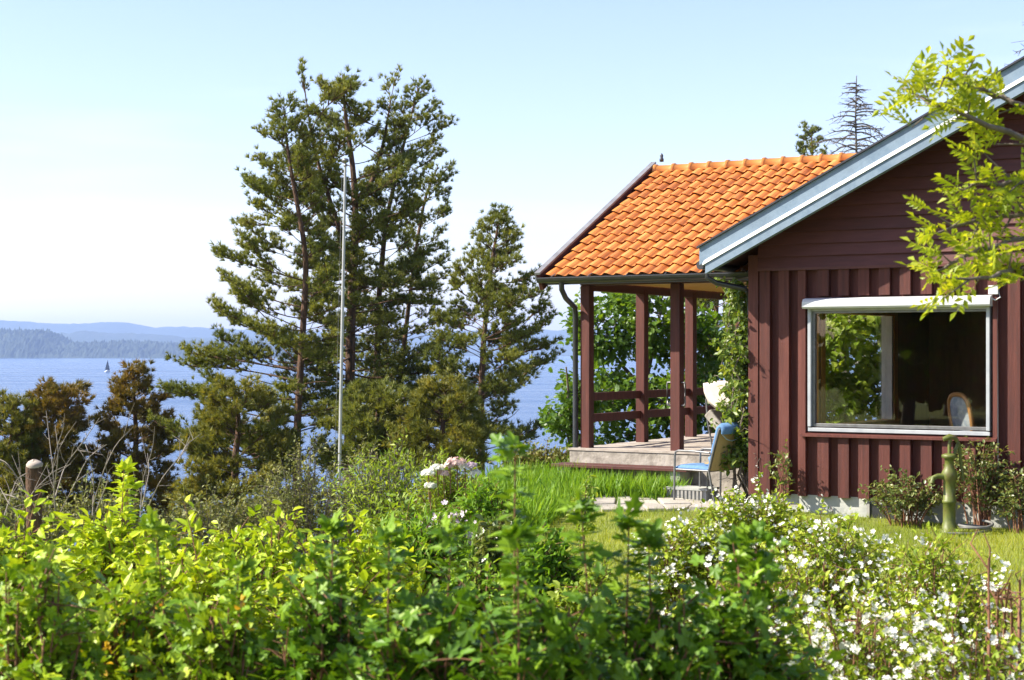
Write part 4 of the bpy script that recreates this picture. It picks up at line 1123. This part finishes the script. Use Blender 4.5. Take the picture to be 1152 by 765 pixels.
pine('juniper', 'dense dark juniper below the left pine above the hedge', 'tree', 41, [(262, 580), (262, 520), (266, 470), (270, 436)], [(432, 262, 280), (455, 232, 310), (490, 208, 325), (530, 200, 335), (565, 200, 335), (600, 205, 335)], .1, M['needleolive'], 60, 6, 1.25, .19, .4, 'young conifers below the tall pines')
pine('juniper', 'dark bushy juniper under the pines right of the flagpole', 'tree', 42, [(420, 570), (420, 520), (424, 470), (428, 440)], [(438, 415, 440), (460, 385, 462), (490, 370, 480), (530, 360, 490)], .09, M['needledark'], 46, 7, 1.25, .19, .4, 'young conifers below the tall pines')
pine('juniper', 'low olive juniper under the pines left of the porch', 'tree', 41, [(496, 560), (496, 510), (500, 465), (502, 440)], [(432, 495, 510), (460, 470, 535), (490, 455, 550), (525, 450, 560)], .08, M['needleolive'], 46, 8, 1.25, .19, .4, 'young conifers below the tall pines')
JG = 'browned conifers at the left'
pine('spruce_tree', 'browned conifer with narrow pointed top below the sailboat', 'tree', 46, [(154, 590), (154, 530), (152, 470), (153, 416)], [(413, 146, 160), (430, 140, 166), (450, 132, 178), (470, 118, 194), (500, 112, 192), (535, 106, 196), (565, 104, 200), (600, 104, 204)], .1, M['needlebrown'], 70, 9, 1.35, .18, .35, JG, limb_lo=0)
pine('spruce_tree', 'browned conifer with a flat wind swept top at the left', 'tree', 45, [(50, 590), (52, 530), (58, 480), (76, 440)], [(437, 62, 106), (452, 44, 98), (475, 30, 96), (505, 22, 98), (540, 18, 102), (570, 14, 108), (600, 14, 110)], .11, M['needlebrown'], 76, 10, 1.4, .18, .3, JG)
pine('spruce_tree', 'olive green conifer cut by the left edge of the picture', 'tree', 44, [(6, 590), (6, 530), (10, 480), (14, 452)], [(450, 2, 26), (470, -14, 40), (500, -24, 44), (545, -30, 48), (600, -28, 46)], .1, M['needleolive'], 60, 11, 1.35, .18, .35, JG)
pine('pine_tree', 'pine seen through the porch behind the beige pillow', 'tree', 50, [(802, 520), (802, 440), (806, 360), (812, 270)], [(262, 806, 820), (300, 780, 850), (340, 760, 870), (380, 765, 870), (420, 775, 860), (460, 780, 850)], .16, M['needledark'], 60, 12, .8, group=PG, bare=.2, gapr=.4)
pine('pine_tree', 'small pine top showing behind the orange roof ridge', 'tree', 62, [(910, 400), (910, 300), (912, 220), (914, 146)], [(142, 911, 917), (158, 903, 923), (178, 898, 926), (210, 892, 930), (260, 885, 935), (300, 880, 940)], .12, M['needledark'], 44, 13, 1.0, group='trees behind the roof')
# greenery beyond the porch
broadleaf('leafy_tree', 'bright leafy tree seen through the room and its side window', 'tree', (5.6, 27.5), 4.5, [((5.0, 26.4, 1.0), .8), ((5.9, 26.8, 1.4), .9), ((5.2, 26.6, 2.4), .9), ((6.3, 27.4, 2.6), .9), ((4.5, 26.4, 1.7), .7), ((5.6, 26.8, 3.4), .8), ((5.4, 26.2, .2), .7)], M['lime'], ls=.15, n_leaf=30, seed=5, twig=9)

broadleaf('leafy_tree', 'dense broad leaved tree seen through the porch posts', 'tree', (2.3, 29), 4.2, [((1.55, 28.6, 2.3), .75), ((2.5, 28.4, 2.5), .8), ((3.3, 28.8, 2.1), .75), ((1.5, 28.2, 1.2), .75), ((2.5, 28, 1.2), .8), ((3.4, 28.3, 1.1), .7), ((2.0, 28.2, .3), .6), ((3.0, 28.2, .3), .6), ((2.1, 28.9, 3.0), .5)], M['oak'], ls=.125, n_leaf=34, seed=1, twig=10)
broadleaf('leafy_bush', 'leafy green bush left of the porch corner by the water', 'bush', (.95, 27), 2.1, [((.85, 26.8, 1.0), (.36, .45, .5)), ((1.05, 26.8, .3), (.4, .5, .5)), ((.7, 26.7, 0), (.35, .4, .4)), ((1.15, 26.9, 1.3), (.25, .3, .35))], M['oak'], ls=.11, n_leaf=34, seed=2, r0=.05, twig=12)
broadleaf('leafy_bush', 'yellow green bush behind the porch rail and the blue chair', 'bush', (3.9, 28.5), 2.6, [((3.7, 28.2, .7), .55), ((4.3, 28.4, .9), .6), ((4.0, 28.2, 1.5), .5), ((3.6, 28, .1), .5), ((4.5, 28.2, .1), .5)], M['lime'], ls=.11, n_leaf=24, seed=3, r0=.05, twig=6)

def dead_spruce(name, label, Y, base_px, top, wid, seed, group, lean=0):
    r = np.random.default_rng(seed)
    b = P(base_px, 0, Y); b[2] = gz(b[0], Y) - .1
    t = P(top[0], top[1], Y)
    root = thing(name, label, 'tree', tuple(b), group)
    g = G(); u = np.linspace(0, 1, 12)[:, None]
    tr = b + (t - b) * u + r.normal(size=(12, 3)) * .04
    g.tube(tr, np.linspace(.17, .015, 12), 8); g.build('trunk', M['darkwood'], root)
    g = G()
    for i in range(170):
        s = .4 + .595 * (i + 3 * r.random()) / 173
        p = b + (t - b) * s; L = wid * (1 - s) ** .85 * (.25 + .95 * r.random()) * 2.6 + .12
        a = i * 2.4 + r.normal() * .6; d = np.array([math.cos(a), math.sin(a), 0])
        e = p + d * L + np.array([0, 0, -.12 * L + .22 * r.normal() * L]) + r.normal(size=3) * .06
        cv = bez(p, p + d * L * .5 + np.array([0, 0, .12 * L]), e, 6)
        g.tube(cv, np.linspace(.032, .011, 6), 4, cap=False)
        for k in range(int(4 + L * 9)):
            q = .25 + .75 * r.random(); j = min(4, int(q * 5)); pp = cv[j] + (cv[j + 1] - cv[j]) * (q * 5 - j)
            dd = d * .5 + np.array([-d[1], d[0], 0]) * r.normal() + np.array([0, 0, -.3 + .3 * r.normal()])
            ll = .12 + .3 * r.random() * min(1, L)
            g.tube(np.array([pp, pp + dd * ll * .5, pp + dd * ll + np.array([0, 0, .03])]), [.013, .010, .008], 3, cap=False)
    g.build('branches', M['darkwood'], root)
dead_spruce('dead_spruce', 'bare grey dead spruce rising behind the orange roof', 60, 968, (963, 86), 2.5, 3, 'dead spruces behind the cottage')
dead_spruce('dead_spruce', 'twigs of a bare dead tree above the house roof at the right edge', 58, 1196, (1192, -40), 2.8, 4, 'dead spruces behind the cottage')

def dead_shrub(label, pts, Y, seed, mat, name='dead_shrub', thick=.010, side=7, tl_=1.0):
    r = np.random.default_rng(seed)
    b = P(pts[0][0][0], 0, Y); b[2] = gz(b[0], Y)
    root = None; g = G()
    for line in pts:
        w_ = np.array([P(px, py, Y + .25 * r.normal()) for px, py in line])
        s = np.linspace(0, 1, len(w_)); ss = np.linspace(0, 1, 12)
        w_ = np.stack([np.interp(ss, s, w_[:, i]) for i in range(3)], 1); w_[1:-1] = (w_[:-2] + 2 * w_[1:-1] + w_[2:]) / 4
        g.tube(w_, np.linspace(thick, thick * .4, 12), 5, cap=False)
        for k in range(side):
            j = r.integers(2, 11); d = (w_[min(11, j + 1)] - w_[j - 1]); d = d / np.linalg.norm(d) * .7 + rdir(1, r)[0] * .8
            l = (.12 + .35 * r.random()) * tl_
            g.tube(np.array([w_[j], w_[j] + d * l * .5 + r.normal(size=3) * .02, w_[j] + d * l]), [thick * .5, thick * .4, thick * .25], 3, cap=False)
    return tag(g.build(name, mat), label, 'shrub')
dead_shrub('bleached bare branches rising around the tree stump', [[(62, 575), (60, 530), (55, 490), (52, 462)], [(62, 560), (72, 525), (95, 495), (112, 470)], [(45, 580), (25, 545), (8, 520), (-5, 515)], [(40, 580), (20, 560), (2, 555)], [(30, 585), (12, 570), (-2, 545)], [(66, 580), (84, 545), (98, 515), (120, 500)], [(20, 585), (35, 555), (60, 530), (80, 522)], [(60, 560), (66, 510), (62, 478)], [(5, 580), (18, 540), (30, 532)]], 23.5, 5, M['deadwood'])
dead_shrub('bleached bare branches left of the golden shoot', [[(104, 580), (106, 540), (100, 510), (96, 500)], [(104, 570), (116, 530), (130, 500), (150, 480)], [(108, 575), (122, 540), (118, 520)]], 24, 6, M['deadwood'], side=4)
dead_shrub('bleached bare branches in front of the pointed browned conifer', [[(158, 580), (160, 540), (172, 505), (174, 480)], [(165, 575), (180, 540), (205, 510), (214, 490)], [(160, 570), (168, 530), (166, 510)], [(200, 520), (210, 500), (226, 488)]], 26, 7, M['deadwood'], side=4)

for i, (px, Y, rp, top, lab) in enumerate([(120, 33, 60, 552, 'dark low shrub under the browned conifers'), (225, 33, 60, 556, 'dark low shrub between the golden shoot and the grey shrub'), (30, 30, 60, 556, 'dark low shrub beside the tree stump'), (300, 34, 55, 545, 'dark low shrub under the broad pine')]):
    x = xat(px, Y); h = float(P(px, top, Y)[2]) - gz(x, Y)
    shrub('undergrowth_shrub', lab, 'shrub', x, Y, rp / F * Y, rp / F * Y, h, M['greygreen'], leaf=OVATE, ls=.09, stems=60, twigs=8, leaves=9, seed=300 + i, tw=.5, sr=.01, stem_mat=M['darkwood'], flat=.5, group='low shrubs on the slope')

# ------------------------------------------------------------------ garden shrubs, far to near
def S(name, label, px, Y, rpx, top, mat, **k):
    x = xat(px, Y); h = float(P(px, top, Y)[2]) - gz(x, Y)
    rx = rpx / F * Y
    sh = [(xat(a, Y + dy), Y + dy, float(P(a, b, Y + dy)[2]) - gz(x, Y)) for a, b, dy in k.pop('sh', [])]
    return shrub(name, label, k.pop('cat', 'shrub'), x, Y, rx, k.pop('ry', rx * .8), h, mat, shoots=sh, **k)

S('grey_shrub', 'brownish grey small leaved shrub at the foot of the flagpole', 345, 26, 58, 498, M['greygreen'], leaf=OVATE, ls=.055, stems=70, twigs=9, leaves=10, seed=41, tw=.4, sr=.009, stem_mat=M['darkwood'])
S('grey_shrub', 'olive brown twiggy shrub right of the flagpole base', 410, 27, 45, 500, M['greygreen'], ls=.055, stems=55, twigs=8, leaves=10, seed=42, tw=.4, sr=.009, stem_mat=M['darkwood'])
S('arching_shrub', 'lime tipped arching shrub with dark hollow between grey shrub and pink blooms', 440, 21, 58, 508, M['lime'], leaf=NARROW, ls=.09, stems=60, twigs=7, leaves=8, seed=43, tw=.35, sr=.01, flat=.55, stem_mat=M['darkwood'])
S('rhododendron', 'flowering bush with pale pink blooms beside the tall grass', 505, 18, 36, 517, M['lime'], leaf=NARROW, ls=.08, stems=60, twigs=6, leaves=8, seed=44, tw=.2, flower=dict(p=.0, size=.05, mat=M['pink']))
def bloomhead(px, py, Y, rad, n, mat, seed):
    r = np.random.default_rng(seed); c = P(px, py, Y)
    g = G()
    for i in range(n):
        d = rdir(1, r)[0]; d[2] = abs(d[2]) * .9 + .05
        g.scatter(FLOWER, (c + d * rad * np.array([1.25, 1, .7]) * (.45 + .75 * r.random()))[None], np.cross(d, r.normal(size=3))[None], d[None], np.array([.055]))
    g.tube([c + np.array([0, 0, .02]), c + np.array([.01, 0, -.3])], .006, 5, 1)
    return g.build('bloom', [mat, M['brownstem']])
rh = [o for o in bpy.data.objects if o.name == 'rhododendron'][0]
for i, (px, py, rad, mt) in enumerate([(514, 521, .075, 'pink'), (506, 524, .05, 'pink'), (523, 526, .05, 'petal'), (492, 527, .055, 'petal'), (482, 533, .06, 'petal'), (484, 547, .045, 'petal'), (530, 524, .04, 'lilac'), (535, 533, .04, 'petal'), (499, 533, .04, 'pink')]):
    o = bloomhead(px, py, 17.6, rad, 34, M[mt], 60 + i)
    o.parent = rh; o.matrix_parent_inverse = rh.matrix_world.inverted(); o.location = -rh.location
bl = S('perennial', 'clump of lilac flower heads low in front of the pink blooms', 503, 14.5, 22, 580, M['rose'], ls=.05, stems=22, twigs=5, leaves=6, seed=45, tw=.12, cat='plant', flower=dict(p=.35, size=.06, mat=M['lilac'], n=3))
S('perennial', 'bright green feathery perennial behind the dark hedge', 470, 12, 42, 588, M['fresh'], leaf=NARROW, ls=.09, stems=60, twigs=7, leaves=9, seed=46, tw=.2, cat='plant', group='bright perennials')
S('perennial', 'yellow green leafy perennial left of the pink blooms', 450, 15, 34, 570, M['lime'], leaf=OVATE, ls=.06, stems=45, twigs=7, leaves=8, seed=47, tw=.18, cat='plant')
S('perennial', 'fresh green clump right of the pink blooms in the tall grass', 545, 16, 30, 548, M['fresh'], leaf=NARROW, ls=.09, stems=45, twigs=6, leaves=8, seed=48, tw=.2, cat='plant')
S('perennial', 'dark blue green leafy clump beside the lawn edge', 566, 12.5, 24, 585, M['rose'], leaf=OVATE, ls=.075, stems=36, twigs=6, leaves=8, seed=49, tw=.12, cat='plant')
S('perennial', 'leafy green clump in the lawn behind the tallest currant shoot', 612, 10.5, 34, 604, M['fresh'], leaf=OVATE, ls=.06, stems=40, twigs=7, leaves=8, seed=52, tw=.14, cat='plant')
S('perennial', 'low yellow green clump at the lawn edge behind the currants', 668, 9.0, 44, 640, M['lime'], leaf=OVATE, ls=.05, stems=44, twigs=7, leaves=8, seed=53, tw=.13, cat='plant')
S('perennial', 'dark leafy clump at the near left of the lawn', 530, 8.5, 46, 628, M['currantlime'], leaf=OVATE, ls=.05, stems=44, twigs=7, leaves=8, seed=54, tw=.13, cat='plant')
S('leafy_bush', 'low green bush at the foot of the porch left corner', 600, 22, 40, 512, M['greygreen'], ls=.06, stems=45, twigs=6, leaves=8, seed=50, tw=.25, cat='bush')
S('perennial', 'slender young sapling with lime leaves before the paving', 655, 14, 12, 520, M['lime'], ls=.06, stems=3, twigs=12, leaves=6, seed=51, tw=.1, cat='plant', sr=.005)

# plants against the cottage
def W(name, label, t, a, rx, h, mat, **k):
    x, y, _ = H(t, a, 0)
    return shrub(name, label, k.pop('cat', 'shrub'), x, y, rx, k.pop('ry', rx * .6), h, mat, **k)
W('rose_bush', 'bushy rose below the window left of the green pump', 1.78, -.3, .40, .5, M['rose'], ls=.045, stems=30, twigs=7, leaves=8, seed=61, tw=.14, cat='rose')
W('rose_bush', 'taller rose climbing the boards right of the green pump', 2.52, -.22, .28, .9, M['rose'], ls=.045, stems=26, twigs=8, leaves=8, seed=62, tw=.16, cat='rose', flat=.5)
W('rose_bush', 'rose at the right edge of the picture against the boards', 2.95, -.25, .25, .6, M['rose'], ls=.045, stems=22, twigs=7, leaves=8, seed=63, tw=.14, cat='rose')
W('rose_bush', 'thin straggling rose against the boards left of the window', .42, -.22, .16, .78, M['rose'], ls=.05, stems=5, twigs=6, leaves=7, seed=64, tw=.09, cat='rose', sr=.006, flat=.5)
def climber():
    r = np.random.default_rng(71); b = np.array(H(-.22, .18, .35))
    root = thing('climber', 'leafy climber growing up beside the left corner of the cottage', 'climbing plant', tuple(b))
    g = G(); gl = G(); pp = []
    for i in range(10):
        t_ = -.2 + .1 * r.normal(); pts = []
        for z in np.linspace(.3, 2.3 + .55 * r.random(), 12):
            t_ += .035 * r.normal(); pts.append(H(t_, .2 + .12 * r.normal(), z))
        pts = np.array(pts); g.tube(pts, np.linspace(.017, .005, 12), 6, cap=False)
        for k in range(34):
            j = r.integers(2, 12); p = pts[j] + r.normal(size=3) * np.array([.02, .02, .08])
            d = rdir(1, r)[0]; wdt = .26 if p[2] < 2.4 else .15
            e = p + d * np.array([wdt, wdt, .18]) * (.4 + .7 * r.random())
            g.tube(np.array([p, (p + e) / 2 + np.array([0, 0, .03]), e]), [.005, .004, .002], 3, cap=False)
            m_ = 15; v = r.random((m_, 1)); pp.append(p + (e - p) * (.2 + .9 * v) + r.normal(size=(m_, 3)) * .025)
    pp = np.concatenate(pp)
    rel = pp - np.array([CX, CY, 0]); tt = rel[:, 0] * WX + rel[:, 1] * WY; pp = pp[(tt < -.045) & (pp[:, 2] > .75)]
    n_ = len(pp); dd = r.normal(size=(n_, 3)); dd[:, 2] -= .5; nn = r.normal(size=(n_, 3)) * .6 + np.array([-.3, -.5, .5])
    gl.scatter(OVATE, pp, dd, nn, .072 * (.6 + .7 * r.random(n_)))
    g.build('stems', M['barkgrey'], root); gl.build('foliage', M['vine'], root)
climber()

# golden hedge on the left
GG = 'golden leaved shrubs of the left hedge'
gk = dict(leaf=OVATE, stems=62, twigs=8, leaves=9, tw=.2, sr=.006)
S('golden_shrub', 'golden green shrub with one tall shoot near the left', 140, 8.2, 85, 582, M['golden'], ls=.062, seed=81, group=GG, sh=[(138, 528, 0), (150, 548, .2)], **gk)
S('golden_shrub', 'golden green shrub filling the left picture edge', 10, 7.6, 85, 588, M['golden'], ls=.06, seed=82, group=GG, **gk)
S('golden_shrub', 'brightest yellow shrub in front of the grey flagpole shrub', 285, 8.6, 90, 590, M['golden'], ls=.058, seed=83, group=GG, **gk)
S('golden_shrub', 'yellow green shrub at the right end of the golden hedge', 400, 8.8, 65, 598, M['golden'], ls=.056, seed=84, group=GG, **gk)
S('golden_shrub', 'yellow green shrub in front of the golden hedge centre', 210, 6.6, 100, 628, M['golden'], ls=.055, seed=85, group=GG, **gk)
S('golden_shrub', 'golden green shrub behind the dark currant shoots', 365, 6.8, 80, 640, M['golden'], ls=.052, seed=86, group=GG, **gk)

# white flowering shrubs on the right
WG = 'white flowering shrubs before the cottage'
fl = dict(p=.42, size=.029, mat=M['petal'], n=4)
wk = dict(leaf=OVATE, stems=56, twigs=9, leaves=9, tw=.17, sr=.005, group=WG, flower=fl)
S('flowering_shrub', 'white flowering shrub reaching the foot of the house corner', 850, 12.5, 66, 556, M['whiteshrub'], ls=.045, seed=91, **wk)
S('flowering_shrub', 'white flowering shrub nearest the lawn and paving', 770, 10.5, 50, 586, M['whiteshrub'], ls=.04, seed=92, **wk)
S('flowering_shrub', 'white flowering shrub below the concrete foundation', 935, 9.5, 78, 586, M['whiteshrub'], ls=.038, seed=93, **wk)
S('flowering_shrub', 'white flowering shrub in front of the green pump', 1055, 8.2, 78, 614, M['whiteshrub'], ls=.036, seed=94, **wk)
S('flowering_shrub', 'white flowering shrub right behind the dark currant bush', 850, 7.4, 84, 624, M['whiteshrub'], ls=.034, seed=95, **wk)
S('flowering_shrub', 'white flowering shrub at the bottom right centre', 960, 5.9, 95, 668, M['whiteshrub'], ls=.030, seed=96, **wk)
S('flowering_shrub', 'white flowering shrub at the bottom right corner', 1085, 5.6, 90, 690, M['whiteshrub'], ls=.030, seed=97, **wk)
dead_shrub('cluster of reddish brown bare stems at the right edge', [[(1112 + i * 6, 790), (1113 + i * 5.5 + (i % 3) * 4, 700), (1112 + i * 6 + (i % 2) * 5, 628 + (i * 37 % 40))] for i in range(9)], 5.9, 8, M['brownstem'], 'bare_shrub', .008, 6, .28)

# dark currant bushes nearest the camera
CG = 'dark currant bushes nearest the camera'
ck = dict(leaf=LOBED, stems=85, twigs=9, leaves=8, tw=.15, sr=.006, group=CG)
S('currant_bush', 'dark currant bush with the tallest leafy shoot at the centre', 610, 3.7, 110, 655, M['currant'], ls=.044, seed=101, sh=[(597, 506, 0), (650, 575, .1), (690, 590, .15), (575, 600, -.1)], **ck)
S('currant_bush', 'dark currant bush left of the tallest shoot', 480, 3.9, 95, 652, M['currant'], ls=.043, seed=102, sh=[(462, 604, 0), (500, 600, .1)], **ck)
S('currant_bush', 'dark currant bush right of the tallest shoot', 735, 3.9, 95, 650, M['currant'], ls=.043, seed=103, sh=[(715, 610, 0)], **ck)
S('currant_bush', 'dark currant bush at the foot of the white flowers', 835, 4.1, 70, 632, M['currant'], ls=.043, seed=104, sh=[(852, 606, 0), (825, 612, .1)], **ck)
S('currant_bush', 'currant bush with shoot standing before the golden hedge', 365, 4.3, 85, 660, M['currant'], ls=.042, seed=105, sh=[(370, 592, 0), (395, 640, .1)], **ck)
S('currant_bush', 'lighter currant bush with yellow tassels left of centre', 240, 4.4, 90, 672, M['currantlime'], ls=.041, seed=106, tassel=.06, sh=[(255, 645, 0)], **ck)
S('currant_bush', 'lighter currant bush with a dark upright shoot near the left', 150, 4.6, 75, 650, M['currantlime'], ls=.041, seed=107, tassel=.08, sh=[(176, 596, 0)], **ck)
S('currant_bush', 'currant bush with yellow tassels in the bottom left corner', 40, 4.3, 85, 645, M['currantlime'], ls=.041, seed=108, tassel=.10, **ck)

# ------------------------------------------------------------------ locust tree reaching in from the right
def locust():
    r = np.random.default_rng(111)
    Y = 5.4
    b = np.array([xat(1330, Y), Y + .3, 0]); b[2] = gz(b[0], b[1]) - .05
    root = thing('locust_tree', 'yellow green locust tree reaching in from the right edge', 'tree', tuple(b))
    g = G(); gl = G(); pp = []; dd = []; nn = []
    tr = bez(b, b + np.array([.15, 0, 1.6]), P(1290, -60, Y + .3), 12); g.tube(tr, np.linspace(.07, .04, 12), 9)
    limbs = [[(1310, 260), (1230, 200), (1160, 160), (1100, 134), (1050, 118), (1014, 98)], [(1310, 230), (1220, 160), (1170, 125), (1120, 108), (1085, 96), (1062, 88)], [(1308, 280), (1230, 215), (1160, 205), (1110, 205), (1078, 212)],
             [(1308, 300), (1230, 250), (1160, 240), (1110, 245), (1055, 262)], [(1312, 330), (1240, 300), (1170, 300), (1140, 305), (1110, 312), (1062, 312)], [(1310, 330), (1220, 270), (1150, 268), (1090, 285), (1050, 310)]]
    for L in limbs:
        w_ = np.array([P(px, py, Y + .2 - .35 * i / len(L) + .12 * r.normal()) for i, (px, py) in enumerate(L)])
        s = np.linspace(0, 1, len(w_)); ss = np.linspace(0, 1, 24)
        w_ = np.stack([np.interp(ss, s, w_[:, i]) for i in range(3)], 1); w_[1:-1] = (w_[:-2] + 2 * w_[1:-1] + w_[2:]) / 4
        w_[1:-1] += r.normal(size=(22, 3)) * .004
        g.tube(w_, np.linspace(.016, .0035, 24), 6, cap=False)
        for k in range(16 if L[-1][1] < 120 else 12):
            j = min(23, 9 + int(14.9 * (k + r.random()) / (16 if L[-1][1] < 120 else 12)))
            p = w_[j]; d = w_[j] - w_[j - 1]; d /= np.linalg.norm(d)
            if r.random() < .45:
                e = p + (d * .5 + rdir(1, r)[0] * .8) * (.05 + .10 * r.random())
                g.tube(np.array([p, (p + e) / 2, e]), [.004, .003, .002], 4, cap=False); p = e
            for _ in range(r.integers(2, 5)):
                q = d * .8 + rdir(1, r)[0] * .8; q[2] += .12
                pp.append(p); dd.append(q); z = r.normal(size=3) * .5; z[2] += .8; nn.append(z)
    gl.scatter(COMP, np.array(pp), np.array(dd), np.array(nn),   .11 * (.55 + .7 * r.random(len(pp))))
    g.build('trunk', M['barkgrey'], root); gl.build('crown', M['locust'], root)
locust()

# ------------------------------------------------------------------ trees left of the lawn, mirrored in the picture window
broadleaf('garden_tree', 'broad garden tree left of the lawn, mirrored in the picture window', 'tree', (-12.5, 2.5), 7, [((-12.5, 2.5, 3.2), 2.0), ((-11.2, 4.2, 4.0), 1.6), ((-13.8, 1.0, 4.5), 1.8), ((-12.4, 2.6, 6.0), 1.7), ((-11.5, 4.5, 1.6), 1.4), ((-13.2, .6, 1.8), 1.4)], M['oak'], ls=.30, n_leaf=16, seed=201, twig=5, r0=.16, group='garden trees beside the lawn')
broadleaf('garden_tree', 'second garden tree beside the lawn, mirrored in the right of the window', 'tree', (-17, -3), 8, [((-17, -3, 3.5), 2.4), ((-16, -.5, 4.5), 2.2), ((-18.5, -5, 5), 2.3), ((-17, -3, 7.5), 2.2), ((-15.5, -.2, 1.5), 1.8), ((-18, -5.5, 1.8), 1.9), ((-19.5, -8, 4), 2.4), ((-20, -8, 1.5), 2.0)], M['needlebrown'], ls=.34, n_leaf=16, seed=202, twig=4, r0=.2, group='garden trees beside the lawn')
